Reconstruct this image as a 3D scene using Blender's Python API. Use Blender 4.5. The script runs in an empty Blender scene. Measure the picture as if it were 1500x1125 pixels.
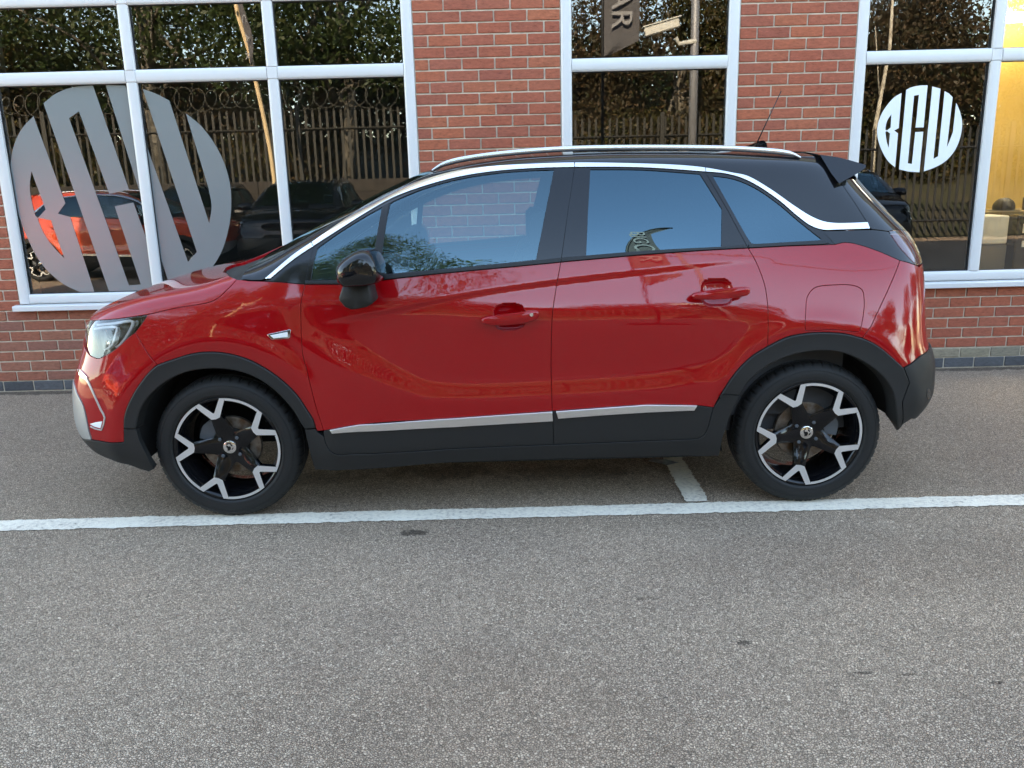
import bpy, bmesh, math, random
import numpy as np
from mathutils import Vector, Matrix
from mathutils.geometry import delaunay_2d_cdt
random.seed(7)
SC=bpy.context.scene; COL=SC.collection; PI=math.pi
# ------------------------------------------------------------------ camera
CAM_F=1212.; CAM_H=1.430; TH=math.radians(13.73); RO=math.radians(1.45)
_f=np.array([0,math.cos(TH),-math.sin(TH)]); _r=np.array([1.,0,0]); _u=np.cross(_r,_f)
CR=math.cos(RO)*_r-math.sin(RO)*_u; CU=math.sin(RO)*_r+math.cos(RO)*_u; CF=_f
cd=bpy.data.cameras.new('camera'); cam=bpy.data.objects.new('camera',cd); COL.objects.link(cam)
cd.sensor_width=36; cd.lens=36*CAM_F/1500; cd.clip_start=.05; cd.clip_end=2000
cam.matrix_world=Matrix(((CR[0],CU[0],-CF[0],0),(CR[1],CU[1],-CF[1],0),(CR[2],CU[2],-CF[2],CAM_H),(0,0,0,1)))
SC.camera=cam
# ------------------------------------------------------------------ daylight
SUN_EL=math.radians(33); SUN_AZ=math.radians(-14)      # sun stands behind the building
world=bpy.data.worlds.new('World'); SC.world=world; world.use_nodes=True
nt=world.node_tree; bg=nt.nodes['Background']; sky=nt.nodes.new('ShaderNodeTexSky'); sky.sky_type='NISHITA'
sky.sun_disc=False; sky.sun_elevation=SUN_EL; sky.sun_rotation=SUN_AZ; sky.altitude=100; sky.air_density=1.0; sky.dust_density=.4; sky.ozone_density=2.2
nt.links.new(sky.outputs[0],bg.inputs[0]); bg.inputs[1].default_value=.15
sl=bpy.data.lights.new('sun','SUN'); sl.energy=3.6; sl.angle=math.radians(.6); sl.color=(1,.93,.83)
sun=bpy.data.objects.new('sun',sl); COL.objects.link(sun)
_sd=Vector((math.sin(SUN_AZ)*math.cos(SUN_EL),math.cos(SUN_AZ)*math.cos(SUN_EL),math.sin(SUN_EL)))
sun.rotation_euler=_sd.to_track_quat('Z','Y').to_euler(); sun.location=(0,30,30)
SC.view_settings.view_transform='Standard'; SC.view_settings.look='None'; SC.view_settings.exposure=3.32; SC.view_settings.gamma=1
SC.view_settings.use_white_balance=True; SC.view_settings.white_balance_temperature=8600; SC.view_settings.white_balance_tint=8.5
SC.render.engine='CYCLES'; SC.cycles.max_bounces=10; SC.cycles.transparent_max_bounces=16; SC.cycles.use_denoising=True
SC.cycles.sample_clamp_indirect=6
# ------------------------------------------------------------------ helpers
def ray(a,b):
    d=CF*CAM_F+CR*(a-750)-CU*(b-562.5); return d/np.linalg.norm(d)
def ony(a,b,Y):
    d=ray(a,b); t=Y/d[1]; return np.array([0,0,CAM_H])+d*t
def onz(a,b,Z=0.):
    d=ray(a,b); t=(Z-CAM_H)/d[2]; return np.array([0,0,CAM_H])+d*t
def spl(pts,step=5.,closed=False):
    """centripetal-ish Catmull-Rom through points"""
    P=[np.array(p,float) for p in pts]
    if len(P)<3:
        n=max(1,int(np.linalg.norm(P[1]-P[0])/step)); return [tuple(P[0]+(P[1]-P[0])*i/n) for i in range(n+1)]
    out=[]
    n=len(P)
    rng=range(n if closed else n-1)
    for i in rng:
        p1,p2=P[i],P[(i+1)%n]
        p0=P[(i-1)%n] if (closed or i>0) else 2*p1-p2
        p3=P[(i+2)%n] if (closed or i+2<n) else 2*p2-p1
        d0=max(np.linalg.norm(p1-p0),1e-6)**.5; d1=max(np.linalg.norm(p2-p1),1e-6)**.5; d2=max(np.linalg.norm(p3-p2),1e-6)**.5
        m1=(p1-p0)/d0-(p2-p0)/(d0+d1)+(p2-p1)/d1; m2=(p2-p1)/d1-(p3-p1)/(d1+d2)+(p3-p2)/d2
        m1=m1*d1; m2=m2*d1
        k=max(1,int(np.linalg.norm(p2-p1)/step))
        for j in range(k):
            t=j/k; out.append(tuple((2*t**3-3*t*t+1)*p1+(t**3-2*t*t+t)*m1+(3*t*t-2*t**3)*p2+(t**3-t*t)*m2))
    if not closed: out.append(tuple(P[-1]))
    return out
def mesh_from(name,V,Fc,mat=None,smooth=False,mats=None,midx=None):
    me=bpy.data.meshes.new(name); me.from_pydata([tuple(map(float,v)) for v in V],[],[tuple(f) for f in Fc])
    if mats:
        for m in mats: me.materials.append(m)
        if midx is not None: me.polygons.foreach_set('material_index',list(midx))
    elif mat: me.materials.append(mat)
    if smooth: me.polygons.foreach_set('use_smooth',[True]*len(me.polygons))
    me.update(); return me
def link(name,me,parent=None,loc=None):
    o=bpy.data.objects.new(name,me); COL.objects.link(o)
    if parent is not None: o.parent=parent
    if loc is not None: o.location=loc
    return o
def tag(o,label,cat,group=None):
    o['label']=label; o['category']=cat
    if group: o['group']=group
    return o
def thing(name,label,cat,loc=(0,0,0),rz=0,group=None):
    o=bpy.data.objects.new(name,None); COL.objects.link(o); o.location=loc; o.rotation_euler=(0,0,rz); o.empty_display_size=.2
    return tag(o,label,cat,group)
def struct(name,me): o=link(name,me); o['kind']='structure'; return o
class MB:
    """collects simple solids into one mesh"""
    def __init__(s): s.V=[];s.F=[]
    def add(s,V,F):
        n=len(s.V); s.V+= [tuple(v) for v in V]; s.F+=[tuple(i+n for i in f) for f in F]; return s
    def box(s,a,b):
        x0,y0,z0=a;x1,y1,z1=b
        return s.add([(x0,y0,z0),(x1,y0,z0),(x1,y1,z0),(x0,y1,z0),(x0,y0,z1),(x1,y0,z1),(x1,y1,z1),(x0,y1,z1)],
          [(0,3,2,1),(4,5,6,7),(0,1,5,4),(1,2,6,5),(2,3,7,6),(3,0,4,7)])
    def rbox(s,c,h,e=.004):
        """chamfered box: centre, half sizes, chamfer"""
        V=[];idx={}
        for sx in (-1,1):
            for sy in (-1,1):
                for sz in (-1,1):
                    for ax in range(3):
                        p=[c[0]+sx*(h[0]-(e if ax!=0 else 0)),c[1]+sy*(h[1]-(e if ax!=1 else 0)),c[2]+sz*(h[2]-(e if ax!=2 else 0))]
                        idx[(sx,sy,sz,ax)]=len(V); V.append(p)
        F=[]
        S=(-1,1)
        for sx in S: q=[idx[(sx,a,b,0)] for a,b in ((-1,-1),(1,-1),(1,1),(-1,1))]; F.append(q if sx>0 else q[::-1])
        for sy in S: q=[idx[(a,sy,b,1)] for a,b in ((-1,-1),(1,-1),(1,1),(-1,1))]; F.append(q[::-1] if sy>0 else q)
        for sz in S: q=[idx[(a,b,sz,2)] for a,b in ((-1,-1),(1,-1),(1,1),(-1,1))]; F.append(q if sz>0 else q[::-1])
        for sx in S:
            for sy in S: q=[idx[(sx,sy,-1,0)],idx[(sx,sy,-1,1)],idx[(sx,sy,1,1)],idx[(sx,sy,1,0)]]; F.append(q if sx*sy>0 else q[::-1])
            for sz in S: q=[idx[(sx,-1,sz,0)],idx[(sx,1,sz,0)],idx[(sx,1,sz,2)],idx[(sx,-1,sz,2)]]; F.append(q if sx*sz>0 else q[::-1])
        for sy in S:
            for sz in S: q=[idx[(-1,sy,sz,1)],idx[(-1,sy,sz,2)],idx[(1,sy,sz,2)],idx[(1,sy,sz,1)]]; F.append(q if sy*sz>0 else q[::-1])
        for sx in S:
            for sy in S:
                for sz in S:
                    q=[idx[(sx,sy,sz,0)],idx[(sx,sy,sz,1)],idx[(sx,sy,sz,2)]]; F.append(q if sx*sy*sz>0 else q[::-1])
        return s.add(V,F)
    def tube(s,pts,r,n=10,cap=True):
        P=[np.array(p,float) for p in pts]; R=r if hasattr(r,'__len__') else [r]*len(P)
        V=[];ref=np.array([0,0,1.])
        for i,p in enumerate(P):
            t=P[min(i+1,len(P)-1)]-P[max(i-1,0)]; t=t/max(np.linalg.norm(t),1e-9)
            if abs(t@ref)>.95 and i==0: ref=np.array([1.,0,0])
            a=np.cross(t,ref); a/=max(np.linalg.norm(a),1e-9); b=np.cross(a,t); ref=b
            rr=R[i] if hasattr(R[i],'__len__') else (R[i],R[i])
            for k in range(n):
                c=2*PI*k/n; V.append(p+a*math.cos(c)*rr[0]+b*math.sin(c)*rr[1])
        F=[]
        for i in range(len(P)-1):
            for k in range(n):
                k2=(k+1)%n; F.append((i*n+k,i*n+k2,(i+1)*n+k2,(i+1)*n+k))
        if cap: F.append(tuple(range(n))[::-1]); F.append(tuple((len(P)-1)*n+k for k in range(n)))
        return s.add(V,F)
    def prism(s,poly,y0,y1,ax='y'):
        """polygon in (x,z) extruded in y"""
        n=len(poly)
        V=[(p[0],y0,p[1]) for p in poly]+[(p[0],y1,p[1]) for p in poly]
        F=[tuple(range(n)),tuple(range(n,2*n))[::-1]]+[(i,i+n,(i+1)%n+n,(i+1)%n) for i in range(n)]
        return s.add(V,F)
    def mesh(s,name,mat,smooth=False,**k): return mesh_from(name,s.V,s.F,mat,smooth,**k)
    def obj(s,name,mat,parent=None,smooth=False,loc=None,auto=None,**k):
        me=s.mesh(name,mat,smooth,**k)
        if auto is not None: me.set_sharp_from_angle(angle=math.radians(auto))
        return link(name,me,parent,loc)
def sharp(me,deg=35):
    me.polygons.foreach_set('use_smooth',[True]*len(me.polygons)); me.set_sharp_from_angle(angle=math.radians(deg)); return me
def puff(outline,layers,name,mat,parent=None,closed_back=True,deg=50):
    """outline: (x,z) loop; layers: list of (y, scale or (sx,sz), dx, dz) from outside in"""
    n=len(outline); c=np.mean(np.array(outline),axis=0); V=[];F=[]
    for L in layers:
        y=L[0]; sc=L[1] if hasattr(L[1],'__len__') else (L[1],L[1]); dx=L[2] if len(L)>2 else 0; dz=L[3] if len(L)>3 else 0
        for p in outline: V.append((c[0]+(p[0]-c[0])*sc[0]+dx,y,c[1]+(p[1]-c[1])*sc[1]+dz))
    for i in range(len(layers)-1):
        for k in range(n):
            k2=(k+1)%n; F.append((i*n+k,(i+1)*n+k,(i+1)*n+k2,i*n+k2))
    V.append((c[0]+(layers[0][2] if len(layers[0])>2 else 0),layers[0][0]-.15*abs(layers[1][0]-layers[0][0]),c[1]+(layers[0][3] if len(layers[0])>3 else 0))); q=len(V)-1
    for k in range(n): F.append((q,k,(k+1)%n))
    if closed_back: F.append(tuple((len(layers)-1)*n+k for k in range(n))[::-1])
    bm=bmesh.new(); vs=[bm.verts.new(v) for v in V]
    for f in F:
        try: bm.faces.new([vs[i] for i in f])
        except ValueError: pass
    bmesh.ops.recalc_face_normals(bm,faces=bm.faces); me=bpy.data.meshes.new(name); bm.to_mesh(me); bm.free(); me.materials.append(mat); sharp(me,deg)
    return link(name,me,parent)
# ------------------------------------------------------------------ materials
def M(name,col=(.5,.5,.5),rough=.5,metal=0.,spec=.5,coat=0.,crough=.03,emis=None,es=0.,trans=0.,ior=1.5):
    m=bpy.data.materials.new(name); m.use_nodes=True; b=m.node_tree.nodes['Principled BSDF']
    b.inputs['Base Color'].default_value=(*col,1); b.inputs['Roughness'].default_value=rough; b.inputs['Metallic'].default_value=metal
    b.inputs['Specular IOR Level'].default_value=spec; b.inputs['Coat Weight'].default_value=coat; b.inputs['Coat Roughness'].default_value=crough
    b.inputs['Transmission Weight'].default_value=trans; b.inputs['IOR'].default_value=ior
    if emis: b.inputs['Emission Color'].default_value=(*emis,1); b.inputs['Emission Strength'].default_value=es
    return m
def N(m,t,**k):
    n=m.node_tree.nodes.new(t)
    for a,v in k.items():
        if a.startswith('i_'):
            key=a[2:]; key=int(key) if key.isdigit() else key
            n.inputs[key].default_value=v
        else: setattr(n,a,v)
    return n
def L(m,a,b): m.node_tree.links.new(a,b)
def ramp(m,fac,stops):
    r=N(m,'ShaderNodeValToRGB'); e=r.color_ramp.elements
    while len(e)<len(stops): e.new(.5)
    for i,(p,c) in enumerate(stops): e[i].position=p; e[i].color=(*c,1) if len(c)==3 else c
    L(m,fac,r.inputs[0]); return r
def bs(m): return m.node_tree.nodes['Principled BSDF']
def coords(m,scale=None,kind='Object'):
    t=N(m,'ShaderNodeTexCoord'); o=t.outputs[kind]
    if scale:
        mp=N(m,'ShaderNodeMapping'); mp.inputs['Scale'].default_value=scale; L(m,o,mp.inputs[0]); o=mp.outputs[0]
    return o
def noise_bump(m,scale,strength,dist=.002,detail=4,kind='Object',rough_var=None):
    b=bs(m); c=coords(m,kind=kind); n=N(m,'ShaderNodeTexNoise',i_Scale=scale,i_Detail=detail); L(m,c,n.inputs['Vector'])
    bp=N(m,'ShaderNodeBump',i_Strength=strength,i_Distance=dist); L(m,n.outputs[0],bp.inputs['Height']); L(m,bp.outputs[0],b.inputs['Normal'])
    if rough_var:
        r=ramp(m,n.outputs[0],[(.3,(rough_var[0],)*3),(.7,(rough_var[1],)*3)]); L(m,r.outputs[0],b.inputs['Roughness'])
    return m
def vary(m,c1,c2,scale,detail=3,lo=.35,hi=.65):
    c=coords(m); n=N(m,'ShaderNodeTexNoise',i_Scale=scale,i_Detail=detail); L(m,c,n.inputs['Vector'])
    r=ramp(m,n.outputs[0],[(lo,c1),(hi,c2)]); L(m,r.outputs[0],bs(m).inputs['Base Color']); return m
mt={}
p=M('red_paint',(.36,.003,.005),.42,.12,.05,1.,.012); mt['red']=p; bs(p).inputs['Coat IOR'].default_value=1.55
# fine metallic flake in the base under the clear coat, and the faint dust of a parked car
_c=coords(p); _v=N(p,'ShaderNodeTexVoronoi',i_Scale=900.); L(p,_c,_v.inputs['Vector'])
_r=ramp(p,_v.outputs['Color'],[(.0,(.28,.0010,.0030)),(1.,(.37,.0018,.0048))]); L(p,_r.outputs[0],bs(p).inputs['Base Color'])
_n=N(p,'ShaderNodeTexNoise',i_Scale=5.,i_Detail=6.); L(p,_c,_n.inputs['Vector'])
_r=ramp(p,_n.outputs[0],[(.35,(.008,)*3),(.75,(.05,)*3)]); L(p,_r.outputs[0],bs(p).inputs['Coat Roughness'])
# very slight orange peel of the lacquer
_n=N(p,'ShaderNodeTexNoise',i_Scale=45.,i_Detail=2.); L(p,_c,_n.inputs['Vector']); _b=N(p,'ShaderNodeBump',i_Strength=.05,i_Distance=.0015); L(p,_n.outputs[0],_b.inputs['Height']); L(p,_b.outputs[0],bs(p).inputs['Coat Normal'])
mt['black_gloss']=M('black_gloss_paint',(.006,.006,.007),.25,0,.0,1.,.015)
mt['orange']=M('orange_red_paint',(.62,.055,.012),.35,.1,.5,1.,.03)
mt['navy']=M('black_car_paint',(.006,.007,.009),.3,.0,.0,1.,.03)
mt['clad']=noise_bump(M('dark_grey_moulded_plastic',(.017,.0165,.016),.48,0,.32),900,.35,.0006,rough_var=(.42,.60))
mt['rubber']=M('black_rubber_seal',(.012,.012,.013),.42,0,.35)
mt['pillar']=M('black_pillar_film',(.008,.0085,.010),.12,0,.42)
mt['chrome']=M('satin_chrome_trim',(.80,.81,.82),.16,1.)
mt['bright']=M('bright_chrome',(.86,.87,.88),.05,1.)
mt['rail']=noise_bump(M('brushed_aluminium_rail',(.70,.71,.72),.27,1.),300,.05,.0003)
mt['silver']=M('silver_painted_plastic',(.40,.40,.39),.35,.5,.5,.5)
mt['liner']=M('black_wheel_liner',(.008,.008,.008),.9)
mt['tyre']=noise_bump(M('tyre_rubber',(.017,.0165,.016),.62,0,.28),220,.25,.0008,rough_var=(.5,.72))
mt['rim_black']=M('gloss_black_alloy',(.005,.005,.006),.22,0,.0,.8,.05)
mt['rim_cut']=noise_bump(M('diamond_cut_alloy',(.78,.78,.78),.36,.75),500,.04,.0003)
mt['disc']=vary(M('rusty_brake_disc',(.2,.15,.1),.45,.7),(.12,.07,.035),(.26,.23,.20),26)
mt['caliper']=M('grey_brake_caliper',(.10,.11,.12),.55,.4)
mt['cabin']=M('dark_cabin_trim',(.04,.04,.042),.75)
mt['seat']=noise_bump(M('dark_seat_cloth',(.07,.07,.073),.9),700,.5,.001)
mt['headliner']=M('grey_headliner',(.30,.30,.29),.95)
mt['lamp_in']=M('lamp_reflector_dark',(.22,.22,.23),.2,.9)
mt['strip']=M('satin_bright_trim',(.88,.89,.90),.30,1.)
mt['led']=M('white_light_guide',(.85,.86,.84),.25,0,.5,1.)
mt['smoke']=M('smoked_lamp_plastic',(.03,.03,.03),.25,.3,.4,.3)
mt['tail_red']=M('red_lamp_plastic',(.16,.006,.006),.12,0,.5,1.)
mt['upvc']=noise_bump(M('white_upvc',(.66,.645,.63),.30,0,.5),8,.03,.002)
mt['gasket']=M('window_gasket',(.02,.02,.022),.6)
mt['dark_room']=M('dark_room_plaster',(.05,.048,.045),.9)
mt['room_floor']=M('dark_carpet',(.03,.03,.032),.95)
mt['yellow_wall']=vary(M('yellow_plaster',(.62,.42,.12),.8),(.58,.39,.11),(.66,.46,.15),2.)
def glass(name,tint,ior=1.5,gloss_rough=0.,gc=(1,1,1)):
    m=bpy.data.materials.new(name); m.use_nodes=True; t=m.node_tree; t.nodes.clear()
    o=t.nodes.new('ShaderNodeOutputMaterial'); mix=t.nodes.new('ShaderNodeMixShader'); g=t.nodes.new('ShaderNodeBsdfGlossy'); tr=t.nodes.new('ShaderNodeBsdfTransparent')
    g.inputs['Roughness'].default_value=gloss_rough; g.inputs['Color'].default_value=(*gc,1); tr.inputs['Color'].default_value=(*tint,1)
    fr=t.nodes.new('ShaderNodeFresnel'); fr.inputs['IOR'].default_value=ior
    # two faces of the pane reflect: R2 = 2R/(1+R)
    a=t.nodes.new('ShaderNodeMath'); a.operation='MULTIPLY'; a.inputs[1].default_value=2.
    b=t.nodes.new('ShaderNodeMath'); b.operation='ADD'; b.inputs[1].default_value=1.
    c=t.nodes.new('ShaderNodeMath'); c.operation='DIVIDE'
    t.links.new(fr.outputs[0],a.inputs[0]); t.links.new(fr.outputs[0],b.inputs[0]); t.links.new(a.outputs[0],c.inputs[0]); t.links.new(b.outputs[0],c.inputs[1])
    t.links.new(c.outputs[0],mix.inputs[0]); t.links.new(tr.outputs[0],mix.inputs[1]); t.links.new(g.outputs[0],mix.inputs[2]); t.links.new(mix.outputs[0],o.inputs[0])
    return m
mt['glass_clear']=glass('car_window_glass',(.66,.78,.74),1.9,gc=(.37,.60,.70))
mt['glass_privacy']=glass('privacy_glass',(.05,.06,.07),2.0,gc=(.28,.50,.62))
mt['lens']=glass('clear_lamp_lens',(.93,.93,.93),1.5)
mt['glass_building']=glass('double_glazing',(.70,.74,.73),1.62)

# ---- car body surface: implicit function, metres, x to the rear, y from the centre line, z up
YC=4.305
def sg(t): return 1/(1+np.exp(-np.clip(t,-40,40)))
def smax(a,b,k): return np.maximum(a,b)+k*np.log1p(np.exp(-np.abs(a-b)/k))
def itp(x,pts):
    """smooth (monotone cubic) interpolation of a list of points"""
    xs=np.array([p[0] for p in pts],float); ys=np.array([p[1] for p in pts],float)
    h=np.diff(xs); d=np.diff(ys)/h; m=np.zeros(len(xs))
    for i in range(1,len(xs)-1):
        if d[i-1]*d[i]>0: m[i]=2*d[i-1]*d[i]/(d[i-1]+d[i])
    m[0]=d[0]; m[-1]=d[-1]
    x=np.asarray(x,float); xc=np.clip(x,xs[0],xs[-1]); i=np.clip(np.searchsorted(xs,xc)-1,0,len(xs)-2)
    t=(xc-xs[i])/h[i]
    r=ys[i]*(2*t**3-3*t*t+1)+h[i]*m[i]*(t**3-2*t*t+t)+ys[i+1]*(3*t*t-2*t**3)+h[i]*m[i+1]*(t**3-t*t)
    return r+(x-xc)*np.where(x<xs[0],m[0],m[-1])
def smooth_table(pts,sig,a,b):
    xs=np.linspace(a,b,241); ys=itp(xs,pts); d=xs[1]-xs[0]; n=int(4*sig/d); k=np.exp(-.5*(np.arange(-n,n+1)*d/sig)**2); k/=k.sum()
    for _ in range(2):
        lo=ys[0]-(ys[1]-ys[0])*np.arange(n,0,-1); hi=ys[-1]+(ys[-1]-ys[-2])*np.arange(1,n+1); ys=np.convolve(np.concatenate([lo,ys,hi]),k,'valid')
    return a,d,ys
def tab(x,T):
    a,d,ys=T; f=np.clip((np.asarray(x,float)-a)/d,1,len(ys)-3.001); i=f.astype(int); c=_cub(f-i)
    return sum(c[p]*ys[i+p-1] for p in range(4))+(np.asarray(x,float)-(a+f*d))*np.where(f<=1,(ys[1]-ys[0])/d,np.where(f>=len(ys)-3.01,(ys[-1]-ys[-2])/d,0))
CREASE=[(-.9,.86),(-.57,.905),(-.35,.947),(-.12,.983),(.2,1.018),(.6,1.052),(.95,1.078),(1.3,1.085)]
SKYL=[(-2.1,.80),(-1.75,.80),(-1.5,.86),(-1.1,.94),(-.8,.965),(-.35,.95),(-.1,.925),(.2,.905),(.6,.90),(.95,.885),(1.15,.85),(1.5,.80),(2.1,.78)]
LOW=[(-.95,.86),(-.86,.78),(-.77,.72),(-.57,.625),(-.46,.575),(-.34,.535),(-.15,.525),(.15,.53),(.58,.545),(.85,.585),(1.1,.64)]
def slope(x,z):
    zs=itp(x,SKYL); zc=itp(x,CREASE); zl=itp(x,LOW)
    belt=1.04+.05*(x+.8)
    soft=.012+.055*sg((-1.45-x)/.08)+.03*sg((x-1.45)/.08)
    up=.05+.25*sg((z-zs)/soft)
    # greenhouse: flatter and flatter towards the roof
    g=.30+.60*np.clip(z-1.05,0,1)
    t=np.where(z>1.06,0,0)+up*(1-sg((z-belt)/.015))+g*sg((z-belt)/.015)
    mid=sg((x+.50)/.10)*sg((.98-x)/.06)
    bt=zl+.085
    low=sg((zs-.06-z)/.015)
    t=t-low*mid*(.05+.055*sg((z-bt)/.012))           # faces the ground between shoulder and scoop
    inb=sg((z-zl)/.007)*sg((bt+.03*sg((-.5-x)/.1)-z)/.014)*sg((x+.86)/.05)*sg((1.0-x)/.05)
    t=t+inb*.13
    below=sg((zl-z)/.007)*sg((x+.95)/.05)*sg((1.0-x)/.08)
    t=t-below*.055
    cr=np.exp(-((z-zc)/.009)**2)*sg((x+.62)/.06)*np.clip((1.12-x)/.9,0,1)
    t=t-.62*cr
    t=t-.30*sg((.30-z)/.02)
    return t
_X=np.linspace(-2.4,2.4,481); _Z=np.linspace(.05,1.80,701)
def _build():
    XX,ZZ=np.meshgrid(_X,_Z,indexing='ij'); T=slope(XX,ZZ); dz=_Z[1]-_Z[0]
    C=np.concatenate([np.zeros((len(_X),1)),np.cumsum((T[:,1:]+T[:,:-1])*.5*dz,axis=1)],axis=1)
    k=int(round((.80-.05)/dz)); W=.880-(C-C[:,k:k+1])
    return W
_W=_build()
def _cub(t):
    return np.stack([(1-t)**3/6,(3*t**3-6*t*t+4)/6,(-3*t**3+3*t*t+3*t+1)/6,t**3/6])
def wside(x,z):
    """half width of the body side, cubic B-spline lookup (smooth normals)"""
    x=np.asarray(x,float);z=np.asarray(z,float)
    fx=np.clip((x-_X[0])/(_X[1]-_X[0]),1,len(_X)-3.001); fz=np.clip((z-_Z[0])/(_Z[1]-_Z[0]),1,len(_Z)-3.001)
    i=fx.astype(int); j=fz.astype(int); a=_cub(fx-i); b=_cub(fz-j); w=0
    for p in range(4):
        for q in range(4): w=w+a[p]*b[q]*_W[i+p-1,j+q-1]
    w=w-.012*(x/2)**2-.010*(x/2)**4
    for hx,hz in ((-.004,.882),(.866,.960)):      # finger bowls behind the door handles
        q=np.abs((x-hx)/.068)**3+np.abs((z-hz)/.057)**3
        w=w-.030*np.clip(1-q,0,1)**.7
    for ax in (-1.254,1.296):                      # slight swelling over each wheel arch
        rr=np.hypot(x-ax,z-.34); w=w+.007*np.exp(-((rr-.475)/.045)**2)
    gh=sg((z-1.12)/.05)
    w=w-gh*(.045*np.clip(x-.4,0,2)**2)
    return w
TOP=[(-2.12,.777),(-2.02,.866),(-1.85,.948),(-1.6,1.029),(-1.3,1.085),(-1.16,1.136),(-1.08,1.171),(-.95,1.245),(-.6,1.412),(-.35,1.508),(-.15,1.544),(.1,1.566),(.4,1.574),(.8,1.567),(1.2,1.547),(1.5,1.526),(1.8,1.485),(2.1,1.44)]
def top(x,y,z):
    c=.10+.0*x
    c=c*sg((x+1.0)/.1)*.9+.075*(1-sg((x+1.0)/.1))+.05*sg((-.35-x)/.1)*sg((x+1.1)/.05)
    s=.87+.13*sg((x+.4)/.15)
    return (z-(tab(x,T_T)-c*y*y))*s
FRONT=[(.15,1.83),(.25,1.915),(.33,2.02),(.42,2.062),(.55,2.057),(.66,2.035),(.76,1.985),(.86,1.974),(.95,1.946),(1.1,1.846)]
REAR=[(.15,1.68),(.28,1.77),(.38,1.93),(.48,1.986),(.60,1.982),(.70,1.948),(.80,1.934),(1.0,1.923),(1.10,1.902),(1.17,1.867),(1.25,1.792),(1.40,1.653),(1.45,1.623),(1.6,1.573)]
T_F=smooth_table(FRONT,.030,.10,1.3); T_R=smooth_table(REAR,.016,.10,1.8); T_T=smooth_table(TOP,.022,-2.4,2.2)
def F(P):
    x,y,z=P[...,0],np.abs(P[...,1]),P[...,2]
    s=y-wside(x,z)
    f=-x-tab(z,T_F)+.14*y*y
    r=x-tab(z,T_R)+.16*y*y
    a=smax(s,f,.105); a=smax(a,r,.10)
    k=np.where(x<-1.1,.022,.030)
    a=smax(a,top(x,y,z),k)
    return a
def grad(P,e=6e-4):
    g=np.zeros(P.shape)
    for i in range(3):
        d=np.zeros(3);d[i]=e; g[...,i]=F(P+d)-F(P-d)
    return g/np.maximum(np.linalg.norm(g,axis=-1,keepdims=True),1e-9)
# parametrisation: axis at z=Z0 from XA to XB, fans beyond
Z0,XA,XB,RS=.62,-1.30,1.35,.80
def p_dir(u,a):
    fa=np.clip((XA-u)/RS,0,None); fb=np.clip((u-XB)/RS,0,None)
    c=np.cos(fa)*np.cos(fb); s=-np.sin(fa)+np.sin(fb)
    al=a/RS
    o=np.stack([np.clip(u,XA,XB),0*u,Z0+0*u],-1); d=np.stack([s,-c*np.cos(al),c*np.sin(al)],-1)
    return o,d
def p_pt(u,a,off=0.):
    o,d=p_dir(u,a); lo=np.full(u.shape,.05); hi=np.full(u.shape,1.6)
    for _ in range(36):
        m=(lo+hi)/2; v=F(o+d*m[...,None]); lo=np.where(v<0,m,lo); hi=np.where(v<0,hi,m)
    P=o+d*lo[...,None]
    N=grad(P)
    if np.any(off!=0): P=P+N*np.asarray(off)[...,None] if np.ndim(off) else P+N*off
    return P,N
def p_inv(P):
    x,y,z=P[...,0],P[...,1],P[...,2]
    al=np.arctan2(z-Z0,-y); rr=np.hypot(y,z-Z0)
    u=np.where(x<XA,XA-RS*np.arctan2(XA-x,rr),np.where(x>XB,XB+RS*np.arctan2(x-XB,rr),x))
    return u,al*RS
def hit(o,D,t0=2.6,t1=5.6,n=400,iso=0.):
    """o (3,), D (n,3) world rays -> first hit with the body (car frame)"""
    ts=np.linspace(t0,t1,n); oc=o-np.array([0,YC,0])
    V=np.stack([F(oc+D*t) for t in ts],0)-iso
    neg=V<0; ok=neg.any(0); i=np.clip(neg.argmax(0),1,None)
    lo=ts[i-1];hi=ts[i]
    for _ in range(30):
        m=(lo+hi)/2; v=F(oc+D*m[:,None])-iso; lo=np.where(v<0,lo,m); hi=np.where(v<0,m,hi)
    # nearest miss: closest approach
    j=V.argmin(0)
    t=np.where(ok,hi,ts[j])
    return oc+D*t[:,None],ok

# ------------------------------------------------------------------ car: panels cut from the body surface
CO_=np.array([0,0,CAM_H])
def cup(hx,hz):
    y=-float(wside(hx+.10,hz)); u,a=p_inv(np.array([[hx,y,hz]])); return [(float(u[0]),float(a[0]),.078,.066)]
def H3(pts,iso=0.):
    D=np.array([ray(*p) for p in pts]); return hit(CO_,D,2.6,5.9,220,iso)[0]
def UV(pts):
    """photo outline points -> parameters on the body surface"""
    u,a=p_inv(H3(pts)); return [(float(x),float(y)) for x,y in zip(u,a)]
def XYZ(x,y,z): 
    u,a=p_inv(np.array([[x,y,z]],float)); return (float(u[0]),float(a[0]))
def on_top(x,y):
    """parameters of the point of the roof / bonnet skin above (x,y)"""
    lo,hi=.7,2.
    for _ in range(30):
        m=(lo+hi)/2
        if F(np.array([x,y,m]))<0: lo=m
        else: hi=m
    return XYZ(x,y,lo)
def on_end(y,z,s):
    lo,hi=1.2,2.4
    for _ in range(30):
        m=(lo+hi)/2
        if F(np.array([s*m,y,z]))<0: lo=m
        else: hi=m
    return XYZ(s*lo,y,z)
PF=XA-RS*PI/2; PR=XB+RS*PI/2; TOPA=PI/2*RS
def resamp(loop,step):
    out=[]
    n=len(loop)
    for i in range(n):
        a=np.array(loop[i]);b=np.array(loop[(i+1)%n]); d=np.linalg.norm(b-a)
        if d<1e-5: continue
        k=max(1,int(math.ceil(d/step)))
        for j in range(k): out.append(a+(b-a)*j/k)
    return np.array(out)
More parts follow.
